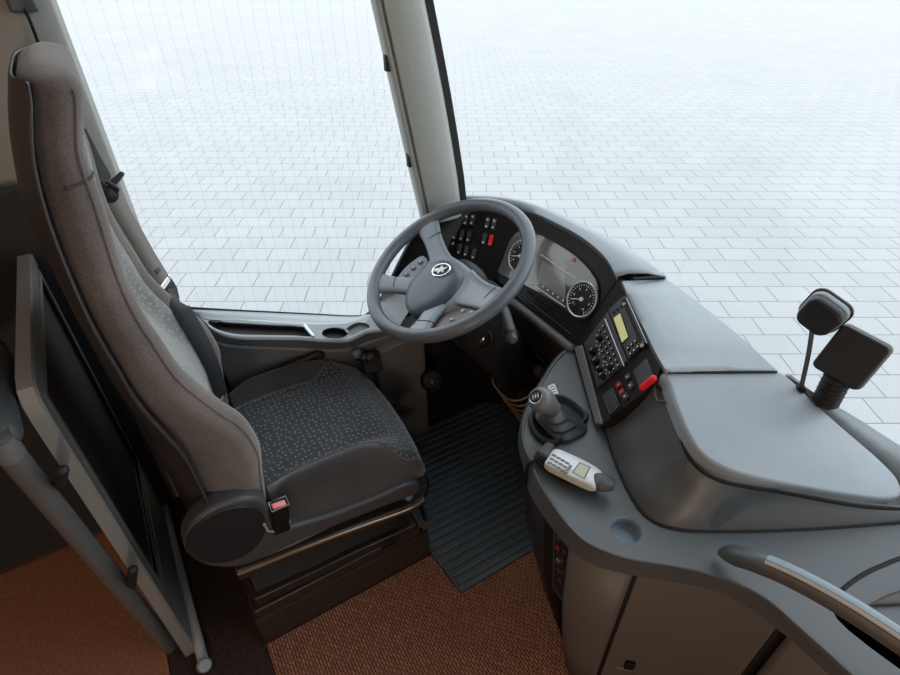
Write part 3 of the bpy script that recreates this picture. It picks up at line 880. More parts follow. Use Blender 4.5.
# ================================================================== STEERING WHEEL
WO = V((-1.008, .598, .797)); WN = V((-.0219, -.4736, .8805)).normalized()
WH = WN.cross(V((1, 0, 0))).cross(WN).normalized(); WU = WN.cross(WH)
W = Fr(WO, WH, WU, WN)
wheel = thing('steering_wheel', 'large grey four-spoke steering wheel in front of the driver seat', 'steering wheel', WO)
g = G(); RW, rw = .2085, .0168
rings = []
N = 96
for k in range(N + 1):
    q = 2 * PI * k / N; d = WH * math.cos(q) + WU * math.sin(q)
    rings.append([WO + d * (RW + rw * math.cos(2 * PI * j / 16)) + WN * (rw * 1.0 * math.sin(2 * PI * j / 16)) for j in range(16)])
g.loft(rings, cap=False)
obj('rim', g, WHEELM, wheel)
def pol(r, deg): return (r * math.cos(math.radians(deg)), r * math.sin(math.radians(deg)))
def plate(outline, cf, th, n=None):
    """plate following a height field cf(a,b) in the wheel's own plane"""
    pts = outline
    top = [W.w(a, b, cf(a, b)) for a, b in pts]; bt = [W.w(a, b, cf(a, b) - th) for a, b in pts]
    g = G().fill(top)
    g2 = G().fill(bt); g.add(g2.v, g2.f)
    n = len(pts); g.add(top + bt, [(i, (i + 1) % n, (i + 1) % n + n, i + n) for i in range(n)])
    return g
def dishc(a, b):
    r = math.hypot(a, b); return -.034 + .034 * max(0, min(1, (r - .07) / .13)) ** 1.3
def crow(p, n=8): return catmull([V((a, b, 0)) for a, b in p], n)
def outl(*segs): return [(q.x, q.y) for s in segs for q in s]
# body with four arms: top edge A->D, right module edge, arms C, B
def arm_surface(path, name, m, th=.020):
    """path: list of (centre a,b, half width) from hub to rim -> domed bar"""
    rings = []
    for i, (a, b, hw) in enumerate(path):
        a0, b0, _ = path[max(i - 1, 0)]; a1, b1, _ = path[min(i + 1, len(path) - 1)]
        t_ = V((a1 - a0, b1 - b0)).normalized(); s_ = V((-t_.y, t_.x))
        c = dishc(a, b); ring = []
        for k in range(20):
            q = 2 * PI * k / 20; x = math.cos(q); y = math.sin(q)
            x = math.copysign(abs(x) ** .6, x); y = math.copysign(abs(y) ** .8, y)
            ring.append(W.w(a + s_.x * hw * x, b + s_.y * hw * x, c - .004 + .5 * th * y))
        rings.append(ring)
    return obj(name, G().loft(rings), m, wheel, angle=60)
def armp(p0, p1, w0, w1, w2, n=10):
    o = []
    for i in range(n):
        t = i / (n - 1); w = w0 * (1 - t) ** 2 + 2 * w1 * t * (1 - t) + w2 * t * t
        o.append((p0[0] + (p1[0] - p0[0]) * t, p0[1] + (p1[1] - p0[1]) * t, w))
    return o
arm_surface(armp((-.045, -.005), pol(.207, 164), .040, .012, .036), 'spoke', WHEELS)
arm_surface(armp((.04, -.012), pol(.207, 4), .056, .030, .036), 'spoke', WHEELS)
arm_surface(armp((-.045, -.075), pol(.207, 229), .036, .014, .036), 'spoke', WHEELS)
arm_surface(armp((.050, -.085), pol(.207, 303), .034, .014, .036), 'spoke', WHEELS)
# thin dark joints where rubber meets spoke
for deg, r_, hw in ((163, .150, .024), (5.5, .160, .026), (229, .155, .024), (303, .160, .024)):
    t_ = V(pol(1, deg)); s_ = V((-t_.y, t_.x)); g = G()
    pts = []
    for k in range(9):
        x = -1 + 2 * k / 8; a = t_.x * r_ + s_.x * hw * x; b = t_.y * r_ + s_.y * hw * x
        pts.append(W.w(a, b, dishc(a, b) - .004 + .0102 * max(0, 1 - abs(x) ** 3) ** .4))
    obj('spoke_joint', G().tube(pts, .0011, n=6), GAP, wheel)
# hub body and pad
def dome(outline, base, h, name, m, rows=9, par=wheel, sq=2.2):
    pts = catmull([V((a, b, 0)) for a, b in outline], 64, closed=True)
    c = sum(pts, V((0, 0, 0))) / 64
    rings = [[W.w(p.x, p.y, base - .02) for p in pts]]
    for k in range(rows):
        f_ = k / rows; s = (1 - f_ ** sq) ** (1 / sq) if f_ < 1 else 0
        # shrink inwards as the dome climbs
        ring = []
        for p in pts:
            x = c + (p - c) * math.cos(f_ * PI / 2) ** .55 if k else p
            ring.append(W.w(x.x, x.y, base + h * math.sin(f_ * PI / 2)))
        rings.append(ring)
    g = G().loft(rings)
    return obj(name, g, m, par, angle=60)
dome([(-.10, .028), (-.05, .040), (.05, .040), (.10, .028), (.118, -.005), (.10, -.05), (.09, -.095), (.045, -.128), (-.045, -.125), (-.085, -.095), (-.10, -.05), (-.115, -.005)], -.045, .020, 'hub_body', WHEELS)
pad = dome([(-.060, .012), (0, .022), (.045, .010), (.064, -.030), (.068, -.075), (.055, -.122), (.028, -.142), (-.022, -.140), (-.060, -.112), (-.082, -.070), (-.082, -.025)], -.030, .022, 'hub_pad', WHEELP, rows=12)
# emblem: polished oval ring, dark field, bright winged mark
ea, eb, ec = -.012, -.016, -.0075
ex = V((.86, .51)); ey = V((-.51, .86))
def EW(x, y, c=0.0): return W.w(ea + ex.x * x + ey.x * y, eb + ex.y * x + ey.y * y, ec + c)
eo = obj('emblem', G().prism([EW(.0255 * math.cos(2 * PI * k / 32), .0195 * math.sin(2 * PI * k / 32), -.004) for k in range(32)], WN * .0045), BLACK, wheel)
g = G(); c_ = [EW(.0255 * math.cos(2 * PI * k / 32), .0195 * math.sin(2 * PI * k / 32), .0005) for k in range(33)]
obj('emblem_ring', g.tube(c_, .0021, n=8, smooth=False, round_end=False), CHROME, eo)
g = G().prism([EW(x * 1.2, y * 1.2, .0006) for x, y in ((-.017, .003), (-.006, .0045), (-.003, .012), (.003, .006), (.014, .008), (.006, .001), (.009, -.007), (.001, -.003), (-.004, -.011), (-.008, -.004), (-.016, -.005))], WN * .0014)
obj('emblem_mark', g, WHITE, eo, smooth=False)
# key modules between the lower and upper arms
def module(outline, name, keys, m):
    top = [(a, b) for a, b in outline]
    def cf(a, b): return dishc(a, b) - .010
    md = obj(name, plate([(p.x, p.y) for p in catmull([V((a, b, 0)) for a, b in outline], 40, closed=True)], cf, .012), m, wheel, bevel=.0015)
    for a, b in keys:
        g = G().lathe([(.0075, 0), (.0075, .003), (.005, .0045), (.0001, .0048)], W.w(a, b, cf(a, b)), WN, n=16)
        k_ = obj('key', g, TRIM, md)
        g = G().lathe([(.0022, 0), (.0022, .0008), (.0001, .0009)], W.w(a, b, cf(a, b) + .0046), WN, n=10); obj('key_symbol', g, WHITE, k_)
module([(.085, -.095), (.10, -.05), (.125, -.018), (.178, -.022), (.186, -.05), (.170, -.095), (.145, -.128), (.115, -.13)], 'key_module', [(.128, -.052), (.158, -.042), (.13, -.085)], mat('module_brown', (.06, .042, .034), .3))
module([(-.085, -.095), (-.10, -.05), (-.11, -.015), (-.135, -.014), (-.140, -.05), (-.130, -.09), (-.115, -.11)], 'key_module', [(-.122, -.03), (-.12, -.055), (-.115, -.08)], WHEELS)  # lighter material stands in for daylight falling on this module
# ------------------------------------------------------------------ column
colm = thing('steering_column', 'black steering column with ignition lock and stalk under the wheel', 'steering column', W.w(0, 0, -.75))
rings = []
def colring(d, ra, rb, off=(0, 0)):
    return [W.w(off[0] + ra * math.copysign(abs(math.cos(2 * PI * k / 24)) ** .7, math.cos(2 * PI * k / 24)), off[1] + rb * math.copysign(abs(math.sin(2 * PI * k / 24)) ** .7, math.sin(2 * PI * k / 24)), -d) for k in range(24)]
g = G().loft([colring(.045, .05, .05), colring(.06, .075, .065), colring(.13, .085, .075, (.005, -.01)), colring(.20, .085, .08, (.01, -.02)), colring(.30, .078, .075, (.015, -.01)), colring(.42, .072, .072, (.02, 0)), colring(.50, .066, .066, (.02, 0))])
obj('column_shroud', g, DARK, colm, angle=60)
rings = []
for k in range(15):
    rings.append(colring(.47 + .016 * k, .070 + (.008 if k % 2 else -.005), .070 + (.008 if k % 2 else -.005), (.03, .0)))
bel = obj('bellows', G().loft(rings), BLACK, colm, angle=25)
g = G()
for k in range(1, 15, 2):
    c_ = colring(.47 + .016 * k, .080, .080, (.03, .0)); g.tube(c_ + [c_[0]], .0032, n=6, smooth=False, round_end=False)
obj('bellows_glint', g, mat('bellows_glint', (.34, .20, .12), .3, metal=.4), bel)  # orange glints on the folds, painted as bronze rings
# ignition lock ring facing the driver
ic = W.w(.088, -.046, -.185); iax = (CAM - ic).normalized() * .75 + V((.1, -.4, .15)); iax.normalize()
lk = obj('ignition_lock', G().lathe([(.030, -.03), (.030, .0), (.026, .004), (.022, .0), (.021, -.008), (.0001, -.009)], ic, iax, n=28), BLACK, colm)
obj('lock_ring', G().lathe([(.0285, .001), (.0275, .0035), (.0255, .0035)], ic, iax, n=28, cap=False), STEEL, lk, solid=.001)
obj('key_slot', G().lathe([(.008, -.008), (.008, .004), (.0001, .005)], ic, iax, n=16), CHROME, lk)
s0 = W.w(.06, .02, -.125); s1 = PP(510.5, 336, W.w(.13, 0, -.10), WN)
sp = [s0, PP(502, 308, W.w(.13, 0, -.105), WN), PP(506.5, 320, W.w(.13, 0, -.10), WN), s1]
sto = obj('stalk', G().tube(sp, lambda t: .010 + .006 * t, n=16), GREYD, colm)
dd = (s1 - s0).normalized()
obj('stalk_collar', G().lathe([(.0175, -.012), (.0185, -.008), (.0175, -.004), (.0185, 0), (.0175, .004), (.016, .006)], s1, dd, n=20), DARK, sto)
obj('stalk_button', G().lathe([(.011, .004), (.011, .014), (.008, .018), (.0001, .019)], s1 + dd * .002, dd, n=18), PLAST, sto)
# brown dark trim of the footwell right of the column
ft = dash
kp = [PY(u, v, y) for u, v, y in ((512, 304, .84), (574, 350, .82), (556, 366, .80), (541, 386, .78), (522, 376, .82), (523, 330, .86))]
g = G().patch([[FC.w(-.36, -.012, -.012), FC.w(-.2, -.012, -.012), FC.w(-.005, -.012, -.012)], [V((-1.12, .93, .40)), V((-.95, .92, .40)), V((-.70, .88, .40))], [V((-1.12, 1.03, .0)), V((-.95, 1.02, .0)), V((-.66, .94, .0))]], n=20, rows=14)
obj('knee_panel', g, BROWNPL, ft, solid=.006)
g = G().patch([[FC.w(-.36, -.012, -.012), FC.w(-.48, -.05, -.012), FC.w(-.62, -.10, -.012)], [V((-1.12, .93, .40)), V((-1.2, .90, .4)), V((-1.30, .82, .40))], [V((-1.12, 1.03, 0)), V((-1.2, 1.0, 0)), V((-1.30, .95, 0))]], n=12, rows=10)
obj('knee_panel', g, BLACK, ft, solid=.006)
# hook on that panel
kc = PP(541, 372, V((-.80, .80, .5)), V((-.3, -.8, .4)).normalized())
obj('trim_knob', G().lathe([(.018, -.01), (.02, .006), (.014, .018), (.0001, .02)], kc, V((-.2, -.7, .6)), n=18), BROWNPL, ft)
# ================================================================== GEAR LEVER
gl = thing('gear_lever', 'stubby grey gear lever in a black tray on the shelf', 'gear lever', PZ(556, 421, ZS_))
fo = [(528, 418.5), (529.5, 428.5), (538.5, 441.5), (551, 446.8), (563.5, 443), (587.5, 421.5), (588.5, 417), (578, 407), (569, 400), (556, 396.5), (543, 402), (532, 411)]
FO = orient(catmull(ZS(fo, ZS_ + .002), 64, closed=True)); fc = sum(FO, V((0, 0, 0))) / 64
def sc_(k, dz): return [fc + (p - fc) * k + UZ * dz for p in FO]
g = G().loft([sc_(1, -.002), sc_(.99, .008), sc_(.94, .012), sc_(.86, .011), sc_(.80, .003), sc_(.76, -.0005)], cap=False)
g.add(sc_(.76, -.0005), [tuple(range(64))])
obj('gaiter_frame', g, DARK, gl, angle=60)
kb = PZ(543, 401, .705)
bs = fc + V((.012, .004, .0))
g = G()
for k in range(7):
    t = k / 6; c = bs.lerp(kb, t * .55); r = .052 * (1 - t) + .016 * t + (.005 if k % 2 else 0)
    g_ = [c + V((r * math.copysign(abs(math.cos(2 * PI * j / 24)) ** .6, math.cos(2 * PI * j / 24)), r * .85 * math.copysign(abs(math.sin(2 * PI * j / 24)) ** .6, math.sin(2 * PI * j / 24)), 0)) for j in range(24)]
    rings = rings + [g_] if k else [g_]
obj('gaiter', G().loft(rings), mat('gaiter_leather', (.045, .05, .058), .38, bump=.3, bscale=200), gl)
ax = (kb - bs).normalized()
obj('shaft', G().tube([bs.lerp(kb, .45), kb], .0085, n=14), GREYD, gl)
obj('collar', G().lathe([(.014, 0), (.016, .006), (.014, .014), (.012, .02)], bs.lerp(kb, .52), ax, n=18), PLAST, gl)
kax = (ax + V((-.10, -.25, .0))).normalized()
kn = obj('knob', G().lathe([(.013, -.048), (.017, -.035), (.0235, -.012), (.0262, .004), (.0255, .014), (.021, .022), (.016, .0255), (.0001, .026)], kb, kax, n=28), mat('knob_grey', (.13, .14, .145), .4), gl)
fax = (CAM - kb).normalized() * .35 + kax; fax.normalize()
fp = kb + kax * .0262
obj('shift_plate', G().lathe([(.0135, 0), (.0135, .001), (.0001, .0014)], fp, kax, n=24), BLACK, kn)
e1 = kax.orthogonal().normalized(); e2 = kax.cross(e1)
g = G()
for x in (-.006, 0, .006): g.box(fp + kax * .0016 + e1 * x, (.0012, .011, .0004), (e1, e2, kax))
g.box(fp + kax * .0016, (.013, .0012, .0004), (e1, e2, kax))
obj('shift_pattern', g, WHITE, kn, smooth=False)
obj('shift_ring', G().lathe([(.0146, -.001), (.0146, .0010), (.0138, .0010)], fp, kax, n=24, cap=False), CHROME, kn, solid=.0006)

# ================================================================== PHONE AND CRADLE
cr = thing('phone_cradle', 'black phone cradle fixed to the shelf edge under the handset', 'phone cradle', PZ(560, 475, ZS_))
cq = [(534, 458), (545, 450), (556, 455), (596, 474), (598, 487), (588, 489), (566, 484), (540, 468)]
CQ = orient(catmull(ZS(cq, ZS_ + .008), 40, closed=True))
obj('base', G().prism(CQ, UZ * .012), BLACK, cr, bevel=.003)
pz = ZS_ + .030
hd = [(535, 459), (545.5, 449.5), (554, 452.5), (546, 466)]
obj('clamp', G().prism(orient(ZS(hd, ZS_ + .012)), UZ * .026), GREYD, cr, bevel=.004)
pt0, pt1 = PZ(534.5, 461, ZS_ + .01), PZ(526, 474, ZS_ - .03)
obj('cable', G().tube([pt0, PZ(529, 464, ZS_ + .0), pt1, PZ(526, 484, .55), PZ(531, 497, .53)], .0035, n=8), BLACK, cr)
ph = thing('phone_handset', 'silver phone handset with keys and green screen lying in its cradle', 'phone', PZ(575, 470, pz))
po = [(544.5, 464.5), (546, 461), (552.5, 451), (556, 450.2), (572, 456.5), (592, 466.5), (601, 473), (604.5, 480), (601, 486.5), (594, 488.5), (584, 485), (565, 476)]
PO = orient(catmull(ZS(po, pz), 64, closed=True)); pc = sum(PO, V((0, 0, 0))) / 64
def ps(k, dz): return [pc + (p - pc) * k + UZ * dz for p in PO]
g = G().loft([ps(.94, -.012), ps(1.0, -.006), ps(1.0, .002), ps(.965, .006), ps(.90, .0075)])
obj('body', g, SILV, ph, angle=60)
ed = [(593.5, 478), (600, 477), (609, 480), (614.5, 485), (613, 490.5), (604, 492), (596, 490)]
ED = orient(catmull(ZS(ed, pz - .004), 40, closed=True))
obj('earpiece', G().loft([[p for p in ED], [p + UZ * .012 for p in ED], [sum(ED, V((0, 0, 0))) / 40 + (p - sum(ED, V((0, 0, 0))) / 40) * .75 + UZ * .016 for p in ED]]), GREYD, ph, angle=60)
sc = [(573.5, 472.5), (580, 463.8), (589, 467.8), (583.5, 478)]
so = obj('screen', G().prism([PZ(u, v, pz + .0070) for u, v in sc], UZ * .0012), LCDG, ph, smooth=False)
fr_ = [(571.5, 472.5), (579.5, 462.2), (591, 467.4), (584.5, 480)]
obj('screen_bezel', G().prism([PZ(u, v, pz + .0066) for u, v in fr_], UZ * .0010), TRIM, ph, smooth=False)
for i in range(3):
    for j in range(4):
        u = 553.2 + 4.3 * j + (-2.4) * i * .9; v = 455.6 + 2.5 * j + 3.7 * i
        p = PZ(u + 1, v, pz + .0072)
        a = (PZ(572, 457, pz) - PZ(556, 450, pz)).normalized()
        obj('key', G().box(p, (.0085, .0052, .003), (a, UZ.cross(a), UZ)), TRIM, ph, bevel=.001)
for (u, v) in ((566.5, 471.5), (572, 463.5), (569.5, 467.8)):
    p = PZ(u, v, pz + .0072); obj('key', G().box(p, (.012, .006, .003), (UZ.cross(a), a, UZ)), ALU if v < 465 else TRIM, ph, bevel=.001)

# radio-like device in the pocket of the console
pr = thing('ticket_unit', 'black device with small lit keys set upright in the console pocket', 'control unit', inward(at(L2, (i0 + i1) / 2), .03))
m0 = inward(at(L0, i0 + .35), .022) - UZ * .035; m1_ = inward(at(L0, i1 - 1.6), .026) - UZ * .035
n0 = inward(at(L1, i0 + .9), .018) - UZ * .02; n1 = inward(at(L1, i1 - 1.9), .022) - UZ * .02
nn = (m1_ - m0).cross(n0 - m0).normalized()
if nn.dot(CAM - m0) < 0: nn = -nn
def DU(s, t, c=0.0): return m0.lerp(m1_, s).lerp(n0.lerp(n1, s), t) + nn * c
obj('housing', G().prism([DU(0, 0, -.03), DU(1, 0, -.03), DU(1, 1, -.03), DU(0, 1, -.03)], nn * .032), DARK, pr, bevel=.002)
g = G()
for q in (0, 1): g.tube([DU(.06 + .88 * q, .02, .003), DU(.06 + .88 * q, .98, .003)], .0016, n=6, smooth=False)
g.tube([DU(.06, .98, .003), DU(.94, .98, .003)], .0016, n=6, smooth=False)
obj('trim_line', g, GREYD, pr)
e1 = (m1_ - m0).normalized(); e2 = nn.cross(e1)
for s, t, m_ in ((.3, .12, WHITE), (.3, .27, REDD), (.7, .22, WHITE), (.35, .45, LCDG), (.62, .38, WHITE), (.7, .55, WHITE), (.4, .60, GREYD), (.6, .72, GREYD)):
    obj('key', G().box(DU(s, t, .003), (.009, .009, .005), (e1, e2, nn)), {'white_print': GREYD, 'lcd_green': TRIM}.get(m_.name, m_), pr, bevel=.001)

# ================================================================== GRAB RAIL on the shelf edge
hr = thing('grab_rail', 'grey grab rail with pale metal inlay curving along the shelf edge', 'grab rail', PZ(735, 560, ZS_))
hp = [PZ(723, 553, .632), PZ(738, 556, .655), PZ(757, 562, .675), PZ(790, 576, .69), PZ(840, 603, .70), PZ(900, 641.5, .70), PZ(950, 677, .70), PZ(985, 705, .66), PZ(1000, 730, .58), PZ(1003, 745, .45)]
hs = catmull(hp, 90)
def seg_r(a, b, prof, name, m, rise=0.0):
    g = G(); P_ = hs[a:b]; rings = []
    for i, p in enumerate(P_):
        t_ = (hs[min(a + i + 1, 89)] - hs[max(a + i - 1, 0)]).normalized()
        s_ = t_.cross(UZ).normalized(); n_ = s_.cross(t_)
        k = 1.0
        rings.append([p + s_ * x * k + n_ * (y * k + rise) for x, y in prof])
    return obj(name, g.loft(rings), m, hr, angle=50)
def oval(rx, ry, n=20): return [(rx * math.cos(2 * PI * k / n), ry * math.sin(2 * PI * k / n)) for k in range(n)]
g = G().tube(hs[:12], lambda t: .0085 + .0085 * min(1, (t / .35)) ** .6, n=18, smooth=False)
obj('end_piece', g, mat('rail_end', (.065, .08, .083), .42), hr)
seg_r(10, 90, oval(.0165, .0165), 'rail', mat('rail_taupe', (.085, .075, .068), .45))
# metal cap on the windscreen-facing upper side, ivory line on the near side
seg_r(11, 90, [(-.0176 * math.cos(math.radians(d)), .0176 * math.sin(math.radians(d))) for d in (5, 20, 35, 50, 65, 80, 95, 104)] + [(.0160 * math.cos(math.radians(180 - d)), .0160 * math.sin(math.radians(180 - d))) for d in (104, 80, 50, 5)], 'metal_inlay', mat('rail_blue_metal', (.19, .24, .275), .42))
seg_r(11, 90, [(-.0178 * math.cos(math.radians(d)), .0178 * math.sin(math.radians(d))) for d in (107, 113, 120, 126)] + [(-.0160 * math.cos(math.radians(d)), .0160 * math.sin(math.radians(d))) for d in (126, 107)], 'pale_strip', mat('ivory_strip', (.34, .30, .27), .4))

# ================================================================== MIRRORS standing at the windscreen foot
def rbox(c, ax, sx, sy, sz, r, n=6, taper=1.0, exp=None):
    """rounded slab: rounded rectangle in ax0/ax1, thickness along ax2 with softened rims"""
    def rr(k, inset):
        o = []
        for qx, qy, a0 in ((1, 1, 0), (-1, 1, 90), (-1, -1, 180), (1, -1, 270)):
            for j in range(n + 1):
                q = math.radians(a0 + 90 * j / n)
                x = qx * (sx / 2 - r) + (r - inset) * math.cos(q); y = qy * (sy / 2 - r) + (r - inset) * math.sin(q)
                x *= 1 + (taper - 1) * (.5 - y / sy)
                o.append(c + ax[0] * x + ax[1] * y + ax[2] * k)
        return o
    e = min(sz * .22, r * .35)
    return G().loft([rr(-sz / 2, e), rr(-sz / 2 + e * .3, e * .3), rr(-sz / 2 + e, 0), rr(sz / 2 - e, 0), rr(sz / 2 - e * .3, e * .3), rr(sz / 2, e)])
def axes(c, roll, yaw=0, pitch=0):
    z = (CAM - c).normalized()
    z = (z + RT * yaw + UP * pitch).normalized()
    x = (RT * math.cos(roll) - UP * math.sin(roll)); x = (x - z * x.dot(z)).normalized()
    return x, z.cross(x), z
mb = PZ(801, 388.5, .742)
c1 = PY(821, 315, mb.y + .005)
m1o = thing('small_mirror', 'small rounded black mirror on a thin curved stem at the windscreen foot', 'mirror', mb)
A_ = axes(c1, math.radians(19), -.55, -.55)
obj('stem', G().tube([mb, mb.lerp(c1, .5) + V((-.003, 0, -.002)), c1 - A_[1] * .02], .0042, n=10), GREYD, m1o)
obj('stem_foot', G().lathe([(.009, -.006), (.009, .003), (.006, .006)], mb, UZ, n=16), BLACK, m1o)
obj('mirror_shell', rbox(c1, A_, .066, .063, .034, .019, taper=.92), DARK, m1o, angle=22)
obj('rear_gasket', rbox(c1 - A_[2] * .020, A_, .078, .072, .010, .021, taper=.94), BLACK, m1o, angle=60)
obj('glass_rim', rbox(c1 - A_[2] * .012, A_, .072, .068, .022, .020, taper=.93), PLASTM, m1o, angle=60)
mb2 = PZ(825, 402.5, .728)
c2 = PY(851, 357, mb2.y + .005)
m2o = thing('square_mirror', 'large square black mirror on a ribbed rubber foot at the windscreen', 'mirror', mb2)
A_ = axes(c2, math.radians(23), -.22, -.10)
obj('mirror_shell', rbox(c2, A_, .084, .094, .028, .011), DARK, m2o, angle=22)
obj('mirror_rim', rbox(c2 - A_[2] * .012, A_, .088, .098, .014, .012), TRIM, m2o, angle=60)
ft_ = c2 - A_[1] * .040 + A_[0] * .004
rings = []
for k in range(13):
    t = k / 12; p = mb2.lerp(ft_, t); d = (ft_ - mb2).normalized(); a = d.orthogonal().normalized(); b = d.cross(a)
    r = .0195 + (.0042 if k % 2 else 0)
    rings.append([p + a * r * math.cos(2 * PI * j / 20) + b * r * math.sin(2 * PI * j / 20) for j in range(20)])
obj('bellows_foot', G().loft(rings), BLACK, m2o, angle=20)

# ================================================================== DRIVER-SIDE ARMREST CONSOLE
arm = thing('armrest_console', 'grey armrest moulding with tray and cup holder under the side window', 'armrest', (-1.31, .25, .0))
# sill: bright trim from the glass to the tray
def sz(y):        # height of the armrest top along the side, dropping to the front
    return .652 + (y - .03) * (-.235)
def AT(u, v, dz=0.0):
    z = .6
    for _ in range(14):
        p = PZ(u, v, z); z = max(.545, min(.67, sz(p.y))) + dz
    return PZ(u, v, z)
sillc = catmull(sill[1:], 40)
tray_in = [AT(u, v) for u, v in ((196, 315), (207, 320.5), (235, 321.5), (270, 323.5), (300, 325.5), (330, 325.5), (345, 324), (355, 321))]
ti = catmull(tray_in, 40)
s1_ = [p.lerp(q, .33) + V((.004, 0, -.002)) for p, q in zip(sillc, ti)]
s2_ = [p.lerp(q, .55) + V((.004, 0, -.008)) for p, q in zip(sillc, ti)]
s3_ = [p.lerp(q, .75) + V((.0, 0, .0)) for p, q in zip(sillc, ti)]
obj('sill_trim', G().loft([sillc, s1_, s2_, s3_, ti], cap=False, closed=False), mat('sill_metal', (.36, .40, .43), .38), arm, solid=.004, angle=40)
rim_o = [AT(u, v) for u, v in ((205, 322), (209, 326.5), (220, 332.3), (237, 336), (270, 336.8), (300, 337.3), (321, 339), (347, 339), (357, 335), (366, 331), (382, 328.8), (400, 325))]
ro = catmull(rim_o, 60)
# tray recess
tr_px = [(208, 321.5), (235, 322.5), (270, 324.5), (303, 326.8), (307, 331), (312, 336), (290, 335.4), (262, 335), (238, 334.2), (222, 331), (212, 326.5)]
TRY = orient(catmull([AT(u, v) for u, v in tr_px], 64, closed=True))
cupA = AT(335, 333.2)
cupR = .029
CUPR = [V((cupA.x + cupR * math.cos(2 * PI * k / 32), cupA.y + cupR * 1.25 * math.sin(2 * PI * k / 32), 0)) for k in range(32)]
for p in CUPR: p.z = sz(p.y) 
dish_px = [(345, 331), (350, 325.8), (358, 322.5), (364, 322.8), (369, 325), (369.5, 327.5), (364, 330), (356, 333.5), (351, 335.5)]
DSH = orient(catmull([AT(u, v) for u, v in dish_px], 40, closed=True))
front_px = [(400, 325), (412, 300), (420, 270), (424, 245), (427, 225)]
fr_in = [AT(400, 325)]
top_out = ro + [V((-1.20, .64, .56)), V((-1.235, .70, .62))]
outline = ti[::-1] + ro
corner = [SIDE(u, v, .006) for u, v in ((392, 279), (380, 302), (371, 314))]
top_poly = ro + [V((-1.205, .60, .575)), V((-1.262, .62, .60))] + corner + ti[::-1]
# drop near-duplicate points
cl = []
for p in top_poly:
    if not cl or (p - cl[-1]).length > .0015: cl.append(p)
g = G().fill(cl, [TRY, CUPR, DSH])
obj('armrest_top', g, PLASTM, arm, solid=.004, smooth=False)
def pit(loop, depth, name, m, k=.94, par=arm):
    c = sum(loop, V((0, 0, 0))) / len(loop)
    bt = [c + (p - c) * k - UZ * depth for p in loop]
    g = G().loft([loop, [c + (p - c) * (1 + k) / 2 - UZ * depth * .8 for p in loop], bt], cap=False); g.add(bt, [tuple(range(len(bt)))])
    return obj(name, g, m, par)
pit(TRY, .015, 'tray', BLACK)
pit(CUPR, .014, 'cup_holder', BLACK)
pit(DSH, .010, 'coin_dish', PLAST, .8)
obj('cup_ring', G().tube(CUPR + [CUPR[0]], .0016, n=8, smooth=False, round_end=False), PLASTL, arm)
obj('tray_divider', G().tube([AT(305, 326, .002), AT(313, 336, .002)], .005, n=10, smooth=False, flat=UZ), ALUB, arm)
# face below the rim, with a crease and a lower ledge
fo_ = ro
cr_px = [(208, 331), (213, 339), (222, 343), (237, 345.3), (270, 346.8), (300, 348), (322, 349), (343, 349), (358, 345), (372, 340), (389, 335), (405, 330)]
def AX(u, v, off):     # point a little outboard of the rim, lower down
    x = -1.22
    for _ in range(10):
        p = PX(u, v, x); x = sideX(p.y) + off
    return PX(u, v, x)
crs = catmull([AX(u, v, .085) for u, v in cr_px], 60)
rimd = [p + (p - q).normalized() * .0 + V((.006, 0, -.006)) for p, q in zip(fo_, crs)]
low1 = [V((p.x - .012, p.y, p.z - .06)) for p in crs]
low2 = [V((p.x - .035, p.y + .01, p.z - .22)) for p in crs]
low3 = [V((p.x - .05, p.y + .02, 0.0)) for p in crs]
g = G().loft([fo_, rimd, crs, [V((p.x + .004, p.y, p.z - .006)) for p in crs], low1, low2, low3], cap=False, closed=False)
obj('side_face', g, TRIM, arm, solid=.004, angle=30)
# front extension under the dash, with bright ledge
e_ = [low1[-1], V((-1.17, .68, .50)), V((-1.16, .80, .50))]
lg = [AX(u, v, .10) for u, v in ((376, 357), (392, 349), (410, 341), (425, 334))]
lg2 = [p + V((-.05, .01, .05)) for p in lg]
lg3 = [V((p.x - .03, p.y + .02, 0)) for p in lg]
obj('lower_ledge', G().loft([catmull(lg2, 16), catmull(lg, 16), [p + V((-.008, 0, -.03)) for p in catmull(lg, 16)], catmull(lg3, 16)], cap=False, closed=False), TRIM, arm, solid=.004, angle=30)
# door pull
hpx = [(262, 377), (285, 367), (305, 359), (318, 353.5), (322, 356)]
obj('pull_handle', G().tube([AX(u, v, .10) for u, v in hpx], .0095, n=12), DARK, arm)
# parking-brake and air knobs
kp_ = AX(356, 353.5, .13)
kk = thing('brake_valve', 'black lever valve with a blue grey ball knob between seat and side window', 'valve', AX(368, 364, .10))
obj('ball_knob', G().lathe([(.0001, .016), (.007, .0145), (.0125, .009), (.015, .0), (.0125, -.009), (.007, -.0145), (.005, -.03)], kp_, (.2, -.2, 1), n=20), mat('knob_blue', (.12, .155, .18), .4), kk)
p_ = AX(363.5, 357, .125)
obj('side_knob', G().lathe([(.0001, .011), (.006, .0095), (.010, .004), (.0095, -.004), (.005, -.02)], p_, (.4, -.2, 1), n=16), GREYD, kk)
p_ = AX(371.5, 362, .11)
obj('valve_body', rbox(p_, (V((.25, .97, 0)), V((-.6, .15, .78)), V((.75, -.2, .62))), .055, .065, .04, .012), BLACK, kk, angle=60)
obj('valve_cap', G().lathe([(.012, 0), (.012, .012), (.008, .015), (.0001, .016)], p_ + V((.0, -.004, .02)), (.4, -.2, 1), n=16), GREYD, kk)
obj('valve_link', G().tube([kp_ + V((0, 0, -.02)), p_], .005, n=8), BLACK, kk)
